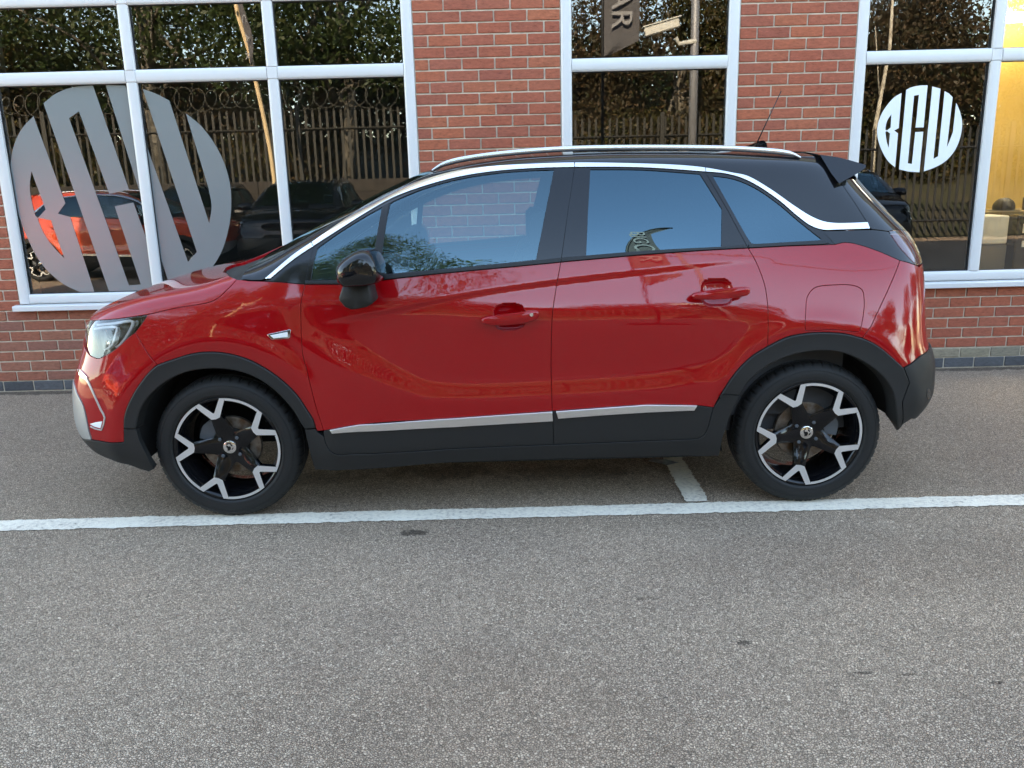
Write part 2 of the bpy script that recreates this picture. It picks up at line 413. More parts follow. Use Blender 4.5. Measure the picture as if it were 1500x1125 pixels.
def area(P): x,y=P[:,0],P[:,1]; return .5*np.sum(x*np.roll(y,-1)-np.roll(x,-1)*y)
def inset(P,d,free=None):
    """move a ccw loop inwards by d"""
    n=len(P); e=np.roll(P,-1,0)-P; e/=np.maximum(np.linalg.norm(e,axis=1,keepdims=True),1e-9)
    nr=np.stack([-e[:,1],e[:,0]],1); pn=np.roll(nr,1,0); b=nr+pn; L_=np.maximum((b*b).sum(1,keepdims=True),.35); b=b*2/L_
    Q=P+b*.5*d*1.0*1.0*2/2
    Q=P+b*d*.5*2/2
    return Q
def inside(P,pts):
    x,y=pts[:,0],pts[:,1]; r=np.zeros(len(pts),bool)
    a=P; b=np.roll(P,-1,0)
    for (x0,y0),(x1,y1) in zip(a,b):
        if y0==y1: continue
        c=((y0>y)!=(y1>y))&(x<(x1-x0)*(y-y0)/(y1-y0)+x0); r^=c
    return r
def dist_to(P,pts):
    d=np.full(len(pts),9.); a=P;b=np.roll(P,-1,0)
    for p,q in zip(a,b):
        e=q-p; l=max(e@e,1e-12); t=np.clip(((pts-p)@e)/l,0,1); d=np.minimum(d,np.linalg.norm(pts-(p+t[:,None]*e),axis=1))
    return d
DEBUG=False
def panel(name,loop,mat,parent,holes=(),off=0.,gap=.0022,depth=.014,du=.020,da=.014,bev=.0022,mirror=True,cross=False,label=None,double=True,fine=()):
    """cut a panel out of the body skin; loop/holes in (u,a); returns object(s)"""
    if cross:
        near=list(loop); q=[i for i in range(len(near)) if abs(near[i][1]-TOPA)<2e-3 and abs(near[(i+1)%len(near)][1]-TOPA)<2e-3]
        if q: near=near[q[0]+1:]+near[:q[0]+1]
        far=[(u,2*TOPA-a) for u,a in near][::-1]; loop=near+far[1:-1] if q else near+far
    loops=[]
    for i,lp in enumerate([loop]+list(holes)):
        P=resamp(lp,.012 if i else .014)
        if area(P)<0: P=P[::-1]
        free=(np.abs(P[:,1]-TOPA)<1e-3)|(P[:,0]<=PF+1e-3)|(P[:,0]>=PR-1e-3)|(np.abs(P[:,1]+TOPA)<1e-3)
        if cross: free[:]=False
        s=1 if i==0 else -1
        A=np.where(free[:,None],P,inset(P,s*gap)); B=np.where(free[:,None],P,inset(P,s*(gap+bev)))
        loops.append((P,A,B,free))
    if DEBUG:
        for P,A,B,fr in loops:
            nB=len(B)
            for i in range(nB):
                p,q=B[i],B[(i+1)%nB]
                for j in range(i+2,nB):
                    if (j+1)%nB==i: continue
                    r,t=B[j],B[(j+1)%nB]; d=(q[0]-p[0])*(t[1]-r[1])-(q[1]-p[1])*(t[0]-r[0])
                    if abs(d)<1e-12: continue
                    x=((r[0]-p[0])*(t[1]-r[1])-(r[1]-p[1])*(t[0]-r[0]))/d; y=((r[0]-p[0])*(q[1]-p[1])-(r[1]-p[1])*(q[0]-p[0]))/d
                    if 0<x<1 and 0<y<1: print('SELFX',name,i,j,p,r)
    O=loops[0][0]; lo=O.min(0); hi=O.max(0)
    gu=np.arange(lo[0]+du*.5,hi[0],du); ga=np.arange(lo[1]+da*.5,hi[1],da)
    G=np.stack(np.meshgrid(gu,ga,indexing='ij'),-1).reshape(-1,2)
    keep=inside(loops[0][2],G)&(dist_to(loops[0][2],G)>min(du,da)*.5)
    for l in loops[1:]: keep&=~inside(l[2],G)&(dist_to(l[2],G)>min(du,da)*.5)
    G=G[keep]
    for cu,ca,ru,ra in fine:      # denser points round a finger cup
        G=G[~((np.abs(G[:,0]-cu)<ru)&(np.abs(G[:,1]-ca)<ra))]
        X=np.stack(np.meshgrid(np.arange(cu-ru,cu+ru,.0048),np.arange(ca-ra,ca+ra,.0038),indexing='ij'),-1).reshape(-1,2); G=np.concatenate([G,X])
    ring=[];ed=[]
    pts=[]
    for P,A,B,fr in loops:
        n=len(pts); pts+= [tuple(p) for p in B]; m=len(B); ed+=[(n+i,n+(i+1)%m) for i in range(m)]
    nb=len(pts); pts+=[tuple(p) for p in G]
    vc,_,fc,ov,_,_=delaunay_2d_cdt([Vector(p) for p in pts],ed,[],0,1e-7)
    vc=np.array([tuple(v) for v in vc]); T=np.array([f for f in fc if len(f)==3])
    C=vc[T].mean(1); k=inside(loops[0][2],C)
    for l in loops[1:]: k&=~inside(l[2],C)
    T=T[k]
    # map loop vertices to output indices
    inv={}
    for i,o in enumerate(ov):
        for j in o: inv[j]=i
    V3,N3=p_pt(vc[:,0],vc[:,1],off)
    Vs=[V3];Ns=[N3];Fs=[tuple(int(i) for i in t) for t in T]
    # orientation of triangles against surface normal
    f0=T[len(T)//2]; nn=np.cross(V3[f0[1]]-V3[f0[0]],V3[f0[2]]-V3[f0[0]]); flip=nn@N3[f0[0]]<0
    if flip: Fs=[f[::-1] for f in Fs]
    cnt=len(vc); st=0
    for P,A,B,fr in loops:
        m=len(B); ia=[inv.get(st+i,0) for i in range(m)]; st+=m
        PA,NA=p_pt(A[:,0],A[:,1],off-bev*.55)
        PB=V3[ia]
        out=PA-PB; out-= (out*NA).sum(1,keepdims=True)*NA; ln=np.linalg.norm(out,axis=1,keepdims=True); out=np.where(ln>1e-5,out/np.maximum(ln,1e-9),0)
        NE=NA*.55+out*.8; NE/=np.linalg.norm(NE,axis=1,keepdims=True)
        PD=PA-NA*depth; ND=np.where(ln>1e-5,out,NA)
        a0=cnt; Vs+=[PA,PA,PD]; Ns+=[NE,ND,ND]; cnt+=3*m
        for i in range(m):
            if fr[i] and fr[(i+1)%m]: continue
            j=(i+1)%m
            q=(ia[i],ia[j],a0+j,a0+i); q2=(a0+m+i,a0+m+j,a0+2*m+j,a0+2*m+i)
            hole=(P is not loops[0][0])
            rev=flip ^ hole
            # ccw outer loop: outside lies to the right
            Fs.append(q[::-1] if not rev else q); Fs.append(q2[::-1] if not rev else q2)
    V=np.concatenate(Vs); Nn=np.concatenate(Ns)
    objs=[]
    for sgn in ((1,-1) if (mirror and not cross) else (1,)):
        VV=V*[1,sgn,1]; NN=Nn*[1,sgn,1]; FF=Fs if sgn==1 else [f[::-1] for f in Fs]
        me=bpy.data.meshes.new(name); me.from_pydata(VV.tolist(),[],FF); me.materials.append(mat)
        me.validate(); 
        me.polygons.foreach_set('use_smooth',[True]*len(me.polygons))
        if len(me.vertices)==len(NN): me.normals_split_custom_set_from_vertices([tuple(x) for x in NN])
        me.update(); o=link(name,me,parent); objs.append(o)
        if label: o['label']=label
    return objs
def join(a,b):
    """merge mesh of b into a (both halves of one piece)"""
    n=len(a.data.vertices); V=[tuple(v.co) for v in a.data.vertices]+[tuple(v.co) for v in b.data.vertices]
    Fc=[tuple(p.vertices) for p in a.data.polygons]+[tuple(i+n for i in p.vertices) for p in b.data.polygons]
    def vn(me):
        A=np.zeros(len(me.vertices)*3); r=np.zeros((len(me.vertices),3)); cn=np.zeros(len(me.loops)*3); me.corner_normals.foreach_get('vector',cn); li=np.zeros(len(me.loops),int); me.loops.foreach_get('vertex_index',li)
        r[li]=cn.reshape(-1,3); return r
    NN=np.concatenate([vn(a.data),vn(b.data)]); m=a.data.materials[0]
    me=bpy.data.meshes.new(a.data.name); me.from_pydata(V,[],Fc); me.materials.append(m); me.polygons.foreach_set('use_smooth',[True]*len(me.polygons))
    me.normals_split_custom_set_from_vertices([tuple(x) for x in NN]); me.update(); a.data=me; bpy.data.objects.remove(b); return a
def ribbon(name,pts,wpx,mat,parent,off=.004,depth=.010,mirror=True,step=6.):
    """raised strip following photo points"""
    c=spl(pts,step); c=np.array(c); t=np.gradient(c,axis=0); t/=np.linalg.norm(t,axis=1,keepdims=True); nr=np.stack([-t[:,1],t[:,0]],1)
    w=np.interp(np.linspace(0,1,len(c)),np.linspace(0,1,len(wpx)),wpx) if hasattr(wpx,'__len__') else np.full(len(c),wpx)
    A=c+nr*w[:,None]/2; B=c-nr*w[:,None]/2
    lp=UV([tuple(p) for p in A])+UV([tuple(p) for p in B[::-1]])
    return panel(name,lp,mat,parent,off=off,gap=0.,depth=depth,du=.03,da=.03,bev=.001,mirror=mirror)
car=thing('crossover_car','glossy red crossover with black floating roof parked side-on before the brick showroom','car',(0,YC,0))
R_=mt['red']; BG=mt['black_gloss']; CL=mt['clad']
A_SHUT=spl([(447,416.5),(441.5,440),(440.7,460),(443.3,518.7),(448.7,540),(462,593.3),(474,631)])
B_SHUT=spl([(821.5,384),(815,420),(809.3,460),(807.3,518.7),(807.5,550),(809,602)])
C_SHUT=spl([(1096,363.5),(1103,375),(1110.7,390.7),(1120,417),(1124.5,446.7),(1125.3,480),(1124.5,507)])
HOODSHUT=spl([(347,409),(338,419),(330,426.7),(319,437),(306,443),(260.7,450.7),(216.7,460.8)])
HOODLEAD=spl([(216.7,460.8),(190,464.5),(170,467),(150,468.5),(131,469)])
FA=spl([(462.4,627),(459,615),(451,602),(434,577),(406,551),(369,528.6),(339,518.7),(309,515.4),(282,518),(252,527),(230.6,534.5)])
FA2=spl([(230.6,534.5),(220,543.5),(200,569.7),(190,588),(185,600),(182,613),(181.6,628)])
RA=spl([(1124.5,507),(1101,521.8),(1078,544.6),(1058,573.7),(1045,597)])
RA2=spl([(1263,495.3),(1238,488.9),(1210,486.8),(1182,488),(1151.7,494),(1124.5,507)])
RA3=spl([(1322.8,538.8),(1311.4,528),(1291,510.4),(1276,501),(1263,495.3)])
BUMPSHUT=[(230.6,534.5),(215,516),(198,487)]
HL_LOW=spl([(198,487),(186,496),(170,510.7),(154,521),(146,525),(140.7,525.3),(131.5,520.5)])
HL_TOP=[(216.7,460.8),(207.3,474.7),(198,487)]
HL_FR=spl([(131.5,520.5),(126.5,504),(124.6,485.3),(126.5,473.3),(131,469)])
FENTOP=[(347,409.5),(359,410.5),(383,412),(447,416.5)]
BELT_F=[(447,416.5),(502,416.5),(558,410.7),(696.7,396),(821.5,384)]
BELT_R=[(821.5,384),(940,373.5),(1096,363.5)]
BELT_Q=[(1096,363.5),(1150.7,360.5),(1205,358.6),(1223,358)]
DBOT_F=spl([(474,631),(483.3,629.3),(526,622),(667,612),(809,602)])
DBOT_R=spl([(809,602),(880,597),(946.7,592.8),(1021,594),(1045,597)])
TL_LOW=spl([(1223,358),(1238,355),(1255,357.5),(1286.6,367.7),(1318.4,381.5)])
RSHUT=[(1318.4,381.5),(1300,426.7),(1286.7,455),(1276,478),(1263,495.3)]
fender=panel('fender',UV(HL_TOP[::-1]+HOODSHUT[::-1]+FENTOP+A_SHUT+[(464.5,631.5)]+FA+BUMPSHUT),R_,car,du=.02,da=.009)
fdoor=panel('front_door',UV(BELT_F+B_SHUT+DBOT_F[::-1]+A_SHUT[::-1]),R_,car,du=.02,da=.006,fine=cup(-.004,.882))
rdoor=panel('rear_door',UV(BELT_R+C_SHUT+RA+DBOT_R[::-1]+B_SHUT[::-1]),R_,car,du=.018,da=.006,fine=cup(.866,.960))
FLAP=spl([(1181,484),(1180.5,455),(1183,434),(1193.7,421.5),(1218.7,417.6),(1250,418.2),(1262.5,424),(1266,440),(1264.5,462),(1259,485),(1256,486),(1220,483),(1185,485)],closed=True)
quart=panel('quarter_panel',UV(BELT_Q+TL_LOW+RSHUT+RA2+C_SHUT[::-1]),R_,car,holes=[UV(FLAP)],du=.02,da=.009)
flap=panel('fuel_flap',UV(FLAP),R_,car,mirror=False,gap=.0016)
hood=panel('bonnet',UV(HOODSHUT[::-1][::-1])[::1]+UV(HOODLEAD)+[on_end(-.35,.915,-1),on_end(0.,.925,-1)]+[on_top(-1.13,0.),on_top(-1.13,-.25)]+UV(spl([(357,383.8),(340,388),(331,392),(327,398.7),(335,404),(347,409)])),R_,car,cross=True,du=.03,da=.02)
bump=panel('front_bumper',UV(HL_LOW)+[on_end(-.35,.80,-1),on_end(0,.80,-1),(PF,TOPA),(PF,-.02)]+UV(spl([(108.5,560),(113,575),(122.4,594),(131,631.5),(134.8,644)])+[(147,646),(172,648.5),(182,647.5)]+FA2[::-1]+BUMPSHUT),R_,car,du=.02,da=.012)
join(bump[0],bump[1]); bump=bump[0]
grl=panel('grille',UV(HL_FR)+[on_end(0,.915,-1),on_end(0,.805,-1),on_end(-.35,.805,-1)],BG,car,off=-.012,depth=.02); join(grl[0],grl[1])
fang=panel('skid_plate',UV(spl([(108.5,560),(113,575),(122.4,594),(131,631.5),(134.8,644)]))+UV([(119.9,640),(113.5,629)])+[(PF,-.35),(PF,-.02)],mt['silver'],car,off=.004); join(fang[0],fang[1])
lip=panel('lower_bumper',UV([(181.6,628.5),(182,647.5),(172,648.5),(147,646),(134.8,644),(119.9,640)])+[(PF,-.36),on_end(0,.30,-1),on_end(0,.235,-1),on_end(-.4,.235,-1)]+UV([(138,659),(164.7,672.5),(189.6,680),(207,686.5),(219,690),(227,686),(215,665),(205,645),(200,628)]),CL,car,off=.006,depth=.03); join(lip[0],lip[1])
rcor=panel('rear_bumper',UV([(1318.4,381.5),(1341,388.5),(1347,391)])+[on_end(-.42,.985,1),on_end(-.42,1.10,1),on_end(0,1.10,1),(PR,TOPA),(PR,.10)]+UV([(1361,505.3),(1346.8,521.8),(1335,532),(1322.8,538.8)]+RA3+RSHUT[::-1]),R_,car,du=.02,da=.012); join(rcor[0],rcor[1])
# claddings
fin=spl([(441,619.5),(429,599.5),(406.4,574.7),(376.6,553.5),(344,542.3),(309.4,539.8),(274.5,544.8),(244.7,558.5),(220,579.6),(207,599.5),(200,628)])
panel('front_arch_trim',UV(FA2[::-1]+FA[::-1]+[(447,628)]+fin),CL,car,off=.011,depth=.075,du=.03,da=.03,bev=.009)
rin=spl([(1083,578.8),(1096,558.5),(1121,537),(1141.6,526.5),(1162,519.3),(1192,514),(1222.7,514.7),(1248,521.8),(1273,535.7),(1293.6,553.5),(1306,573.7),(1311,601.6),(1312.6,629)])
panel('rear_arch_trim',UV([(1057.5,577)]+RA[::-1][3:]+RA2[::-1]+RA3[::-1]+[(1331,560),(1320,590),(1312.6,629)]+rin[::-1]),CL,car,off=.011,depth=.075,du=.03,da=.03,bev=.009)
rbl=panel('rear_bumper_cladding',UV([(1322.8,538.8),(1335,532),(1346.8,521.8),(1361,505.3)])+[(PR,.10),(PR,-TOPA),on_end(0,.42,1),on_end(-.45,.40,1)]+UV([(1333,612),(1316,623),(1313,628.5),(1320,590),(1331,560)]),CL,car,off=.008,depth=.03); join(rbl[0],rbl[1])
sill_lp=spl([(475,639),(478,650),(484,660),(494,665.3),(520,664.5)])+[(616.7,660),(811.3,650.7),(1000,643.5)]+spl([(1016,642.7),(1025,641),(1032,636),(1037,625),(1044,599)])+[(1057.5,577),(1083,579),(1068,611.7),(1058,642),(1053,666.5),(968,667.5),(830,670.5),(643,677.8),(461.5,687.2),(447,629),(462.4,628),(465,633)]
panel('sill_cladding',UV(sill_lp),CL,car,off=.006,depth=.05,du=.04,da=.02,bev=.003)
panel('door_cladding',UV(DBOT_F+[(811.3,650.7),(616.7,660)]+spl([(520,664.5),(494,665.3),(484,660),(478,650),(475,639),(474,631)])),CL,fdoor[0],off=.004,bev=.003,mirror=False)
panel('door_cladding',UV(DBOT_R+spl([(1044,599),(1037,625),(1032,636),(1025,641),(1016,642.7),(1000,643.5)])+[(811.3,650.7)]),CL,rdoor[0],off=.004,bev=.003,mirror=False)
panel('door_cladding_far',UV(DBOT_F+DBOT_R+spl([(1044,599),(1037,625),(1032,636),(1016,642.7)])+[(811.3,650.7),(616.7,660)]+spl([(520,664.5),(494,665.3),(478,650),(474,631)])),CL,car,off=.004,bev=.003)[0].name='_x'
bpy.data.objects.remove(bpy.data.objects['_x']); [setattr(o,'name','door_cladding') for o in list(bpy.data.objects) if o.name.startswith('door_cladding_far')]
for lp,par in (([(484,629.2),(526,621.5),(667,612),(808.5,602.2),(809.8,616),(667,624.5),(526,631.5),(487,634.3)],fdoor[0]),([(814.5,601.8),(880,597),(946.7,592.3),(1021,593.6),(1016.5,600.6),(946,603.2),(880,607.5),(817.5,612.3)],rdoor[0])):
    panel('chrome_strip',UV(lp),mt['strip'],par,off=.012,gap=0,depth=.012,du=.03,da=.02,bev=.003,mirror=False)
# greenhouse
CO1=spl([(388,408.5),(430,373.3),(456.7,355.5),(496.7,328),(536.7,301.3),(576.7,280),(616.7,265.3),(670,250.7),(723,244),(776.7,240.8),(841,238.7),(940,240),(1000,242.5),(1033,245.9),(1073.3,253.3),(1094,257.8),(1128,277),(1162,300.9),(1187,316.7),(1205,324.2),(1222,326.8),(1245,326.8),(1270.8,325.8)])
CI1=spl([(396,409),(430,381),(459.3,361.3),(496.7,337.3),(536.7,312),(576.7,289.9),(616.7,274.7),(670,260),(723.3,251.5),(776.7,247.2),(841,245.3),(940,245.9),(1033,252),(1060,254.4),(1082.7,260),(1105.3,270.3),(1139.3,292.9),(1168.8,317.9),(1187,331),(1205,337),(1225,337),(1274.2,335.4)])
def cut(c,x0,x1): return [p for p in c if x0<=p[0]<=x1]
def at_x(c,x):
    for p,q in zip(c,c[1:]):
        if p[0]<=x<=q[0]: t=(x-p[0])/(q[0]-p[0]); return (x,p[1]+t*(q[1]-p[1]))
    return c[-1] if x>c[-1][0] else c[0]
def seg(c,x0,x1): return [at_x(c,x0)]+[p for p in c if x0+1<p[0]<x1-1]+[at_x(c,x1)]
for a0,a1,b0,b1,par in ((388.2,456.4,396.2,459,car),(457,841.2,459.6,841.2,fdoor[0]),(841.8,1033,841.8,1033,rdoor[0]),(1033.6,1270.5,1033.6,1274,car)):
    panel('window_chrome',UV(seg(CO1,a0,a1)+seg(CI1,b0,b1)[::-1]),mt['chrome'],par,off=.005,gap=.0006,depth=.010,du=.03,da=.02,bev=.003,mirror=(par is car))
panel('window_chrome',UV(seg(CO1,457,1033)+seg(CI1,459.6,1033)[::-1]),mt['chrome'],car,off=.005,gap=.0006,depth=.010,du=.03,da=.02,bev=.003)[0].name='_x'
bpy.data.objects.remove(bpy.data.objects['_x'])
G1=spl([(456,409.5),(459.5,385),(465,364)])+spl([(465,363.5),(496.7,341),(536.7,316),(559.5,303.5)])[1:]+[(551,350),(541,408.5),(494,410)]
G2=spl([(555.5,402.3),(562,350),(571.3,298)])+spl([(571.3,297),(616.7,278),(670,263),(723,254.3),(776,250),(811.3,248.8)])[1:]+[(798,315),(785,380),(670,392)]
G3=[(858.7,374.2),(861.5,310),(864.8,248.3)]+spl([(864.8,248.3),(940,249),(1025.3,255)])[1:]+[(1057.3,306),(1056.5,361),(960,367)]
G4=spl([(1044,257.5),(1075,262.5),(1105.3,275),(1139.3,298),(1168.8,323),(1190,340),(1203,350)])+[(1199,352.2),(1108,357),(1101,356),(1097,351)]
S1=[(841.5,246),(831,315),(821.5,384)]; S0=[(459.3,361.8),(452,390),(447,416.5)]; S2=[(1033.3,252.5),(1066,308),(1096,363.5)]
PL=mt['pillar']
gl_loops=dict(G1=UV(G1),G2=UV(G2),G3=UV(G3),G4=UV(G4))
panel('sail_panel',UV([(396,409.5)]+seg(CI1,397,459)+S0+[(383,412)]),PL,car,gap=.001)
panel('door_frame',UV(seg(CI1,460,841.2)+S1+[(696.7,396),(558,410.7),(502,416.5)]+S0[::-1]),PL,fdoor[0],holes=[gl_loops['G1'],gl_loops['G2']],gap=.001,mirror=False)
panel('door_frame',UV(seg(CI1,841.8,1033)+S2+[(940,373.5)]+S1[::-1]),PL,rdoor[0],holes=[gl_loops['G3']],gap=.001,mirror=False)
panel('quarter_frame',UV(seg(CI1,1034,1205)+[(1223,358),(1205,358.6),(1150.7,360.5)]+S2[::-1]),PL,car,holes=[gl_loops['G4']],gap=.001)
o1,o2=panel('door_frame',UV(seg(CI1,460,1033)+S2+[(940,373.5),(821.5,384),(696.7,396),(558,410.7),(502,416.5)]+S0[::-1]),PL,car,holes=[gl_loops[k] for k in ('G1','G2','G3')],gap=.001); bpy.data.objects.remove(o1)
gp=[(fdoor[0],'G1','glass_clear'),(fdoor[0],'G2','glass_clear'),(rdoor[0],'G3','glass_privacy'),(car,'G4','glass_privacy')]
for par,g,m in gp:
    panel('window_glass',gl_loops[g],mt[m],par,off=-.004,gap=-.002,depth=.001,mirror=(par is car))
for g,m in (('G1','glass_clear'),('G2','glass_clear'),('G3','glass_privacy')):
    o1,o2=panel('window_glass',gl_loops[g],mt[m],car,off=-.004,gap=-.002,depth=.001); bpy.data.objects.remove(o1)
RB=mt['rubber']
for lp,par in (([(447.5,411.2),(502,411.2),(556,404),(696,391),(784,381.8),(821,377.6),(820.8,384),(696.7,395.6),(558,410.2),(502,416),(447,416)],fdoor[0]),([(822.5,377.4),(940,367.8),(1056,361.8),(1091.5,358.6),(1094.7,363.3),(940,373.1),(822,383.6)],rdoor[0]),([(1096,358.3),(1150,355.2),(1200,352.5),(1216,356),(1205,358.2),(1150.7,360.1),(1097,363.2)],car)):
    for o in panel('waist_seal',UV(lp),RB,par,off=.005,gap=0,depth=.012,bev=.0025,du=.04,da=.02,mirror=True):
        if o.matrix_basis is not None and par is not car and o.data.vertices[0].co.y>0: o.parent=car
panel('pillar_divider',UV([(560.6,302.5),(570.5,297),(563,345),(555.5,402.6),(545,404),(551,352)]),RB,fdoor[0],off=.003,gap=0,depth=.006,mirror=False)
# roof skin with screen pillars, windscreen
def pillar_pt(s): x=-1.10+s*.80; y=-(.665-.10*s-.03*s*s); return on_top(x,y)
WS=[pillar_pt(s) for s in np.linspace(0,1,12)]
roof_near=UV([(352.5,409.8),(383,410.5)]+CO1)+UV([(1277.2,335.6),(1253,298),(1230,264.6),(1212,243)])+[on_top(1.43,-.47),on_top(1.45,-.25),on_top(1.46,0)]+[on_top(-.265,0),on_top(-.272,-.3)]+WS[::-1]
roof=panel('roof',roof_near,BG,car,cross=True,du=.03,da=.02,depth=.02)
panel('windscreen',WS+[on_top(-.272,-.3),on_top(-.265,0)]+[on_top(-1.14,0),on_top(-1.13,-.3)],mt['glass_clear'],car,cross=True,off=-.004,gap=.001,depth=.004,du=.04,da=.04)
panel('scuttle',UV(spl([(347,409),(335,404),(327,398.7),(331,392),(340,388),(357,383.8)]))+[on_top(-1.13,-.25),on_top(-1.13,0.),on_top(-1.10,0.),on_top(-1.085,-.4)]+[WS[0]]+UV([(352.5,409.8)]),CL,car,cross=True,off=-.014,gap=0,du=.03,da=.03)
# tail lamps, tailgate, spoiler
LB=UV(spl([(1301.4,339.3),(1309,350),(1318.4,363.2),(1329,375),(1341,388)]))
panel('lamp_band',UV([(1205,338),(1222,338),(1240,337.6),(1277.6,336.6),(1301.4,339.3)])+LB[1:]+UV([(1318.4,381.5)]+TL_LOW[::-1]+[(1214,348)]),BG,car,gap=.001,du=.015,da=.01)
for o in panel('tail_lamp',LB+UV([(1346,388.5)])+[on_end(-.42,.99,1),on_end(-.42,1.10,1)]+UV([(1326,338.5)]),mt['tail_red'],car,off=-.018,gap=.001,depth=.002,du=.02,da=.02):
    pass
lens_lp=LB+UV([(1346,388.5)])+[on_end(-.42,.99,1),on_end(-.42,1.10,1)]+UV([(1326,338.5)])
panel('lamp_lens',lens_lp,mt['lens'],car,off=.002,gap=.001,depth=.004,du=.02,da=.02)
tg=panel('tailgate',UV([(1277.2,335.6),(1253,298),(1231,266)])+[on_end(-.50,1.40,1),on_end(0,1.41,1),on_end(0,1.105,1),on_end(-.42,1.105,1)]+UV([(1326,337.8),(1301.4,338.5)]),BG,car,gap=.001); join(tg[0],tg[1])
for s in (1,-1):
    pass
mb=MB(); SPX=[(1.380,1.512),(1.456,1.500),(1.53,1.478),(1.572,1.463),(1.568,1.452),(1.535,1.432),(1.44,1.388),(1.415,1.43)]
ys=np.linspace(-.598,.598,25); n=len(SPX); ZR=1.385
for y in ys:
    e=abs(y)/.598; k=1-.0*e
    for q,(x,z) in enumerate(SPX): mb.V.append((x+.035*(1-e*e) if q in (2,3,4,5) else x+.01*(1-e*e),y*(1.045-(z-ZR)*1.15),z+.030*(1-e*e)))
for i in range(len(ys)-1):
    for k in range(n): mb.F.append((i*n+k,i*n+(k+1)%n,(i+1)*n+(k+1)%n,(i+1)*n+k))
mb.F+=[tuple(range(n))[::-1],tuple((len(ys)-1)*n+k for k in range(n))]
mb.obj('spoiler',BG,car,auto=40)
# roof rails and aerial
for s in (-1,1):
    pts=[ony(a,b,3.765) for a,b in spl([(633,247.5),(645,240),(666.7,233.2),(701,227),(753,221),(822.6,216),(926.6,213.8),(1065,215),(1105,217),(1146,220.5),(1163,224),(1172,228.5)],8)]
    pts=[(p[0],s*(YC-3.765),p[2]-.007) for p in pts]
    k=len(pts); R0=[(.011,.0125*min(1,.45+i/4,.45+(k-1-i)/4)) for i in range(k)]
    MB().tube(pts,R0,12).obj('roof_rail',mt['rail'],car,auto=50)
pts=[(p[0],0,p[2]-.01) for p in (ony(1108,209,4.3),ony(1145,130,4.3))]
an=MB().tube([pts[0],pts[1]],[.0032,.0022],8).obj('aerial',RB,car,smooth=True)
puff([(x,z) for x,z in spl([(1.14,1.555),(1.22,1.58),(1.285,1.60),(1.30,1.585),(1.30,1.545),(1.2,1.545)],.02,True)],[(-.012,.8),(-.02,1),(.02,1),(.012,.8)],'aerial_base',BG,an)
# door mirror (near, far)
def pl(pts,Y,step=.02): return [(p[0],p[2]) for p in (ony(a,b,Y) for a,b in pts)]
for s in (1,-1):
    out=spl(pl([(495.3,399),(496.5,389),(503,380),(513,372.5),(524,366.5),(538,364.8),(547,368.5),(554,377.5),(558.5,388),(560,405),(557.5,412),(548,415.5),(520,418),(504.5,417.8),(498,411.5)],3.27),.012,True)
    m=puff(out,[(s*(3.172-YC),.62,.004,-.006),(s*(3.182-YC),.82,.002,-.004),(s*(3.205-YC),.95),(s*(3.24-YC),1.),(s*(3.30-YC),1.),(s*(3.36-YC),.96,.006,0),(s*(3.385-YC),.86,.010,0)],'door_mirror',BG,fdoor[0] if s==1 else car,deg=60)
    out=pl([(506,416),(525,415.5),(543,415),(546,428),(549.5,440),(548,442.5),(540,447),(524,450.3),(518,450.5),(509,447),(500.8,437),(500.3,433),(503.5,424)],3.33)
    puff(out,[(s*(3.272-YC),.90),(s*(3.278-YC),1.),(s*(3.40-YC),1.),(s*(3.47-YC),.9)],'mirror_stalk',CL,m)
# handles
for (cx,cy,pts,par) in ((0,0,[(704.3,469),(705.5,466),(712,463.3),(726,461.2),(746,458.4),(767,455.6),(784,454),(788.5,454.8),(789.7,458),(788.5,464),(786,467),(767,472.8),(748,474.8),(730,476),(715,475),(707,472.5)],fdoor[0]),(0,0,[(1011.2,433),(1013,430),(1020,427.8),(1032,425.6),(1054,423),(1076,421),(1092,419.6),(1096.5,421),(1097.5,424),(1096,429),(1093,431.5),(1080,434.7),(1062,436.7),(1044,438),(1024,438),(1014,436.5)],rdoor[0])):
    for s in (1,-1):
        out=pl(pts,3.415); y0=3.425-YC
        puff(out,[(s*(y0-.041),.88),(s*(y0-.038),.96),(s*(y0-.030),1.),(s*(y0-.008),.97),(s*(y0+.004),.9)],'door_handle',R_,par if s==1 else car,deg=55)
lk=ony(778.5,461,3.385); o=MB(); o.tube([(lk[0],lk[1]-YC+.004,lk[2]),(lk[0],lk[1]-YC-.003,lk[2])],.0075,20).obj('lock_cover',mt['chrome'],fdoor[0],auto=30)
# side repeater, head lamp
SRP=[(391.5,491),(393,489.5),(424.5,482.7),(426,484),(425,494),(423,495.5),(400,497.5),(397,497)]
panel('side_repeater',UV(SRP),mt['bright'],fender[0],off=.0025,gap=0,depth=.008,mirror=False,du=.01,da=.01,bev=.002)
panel('repeater_lens',UV([(396,491.2),(421.5,486),(422,493.5),(401,495.6)]),mt['led'],fender[0],off=.0045,gap=0,depth=.004,mirror=False,du=.01,da=.01)
HLP=UV(HL_TOP+HL_LOW[1:]+HL_FR[1:]+HOODLEAD[::-1])
inn=panel('headlamp_housing',HLP,mt['smoke'],car,off=-.045,gap=.002,depth=.002)
panel('headlamp',HLP,mt['lens'],car,off=-.001,gap=.0017,depth=.05)
for o in inn: pass
def inner_ribbon(name,pts,w,mat,off): return ribbon(name,pts,w,mat,car,off=off,depth=.012)
inner_ribbon('light_guide',[(137,474.5),(165,472.5),(191,470.5),(184,489),(172,505),(166,509)],[3.5,3.5,4,4,3,2.5],mt['led'],-.014)
inner_ribbon('light_guide',[(131,480),(150,478),(166,479),(163,492),(159,505),(147,513)],[3,3.5,4,3,3,2.5],mt['led'],-.020)
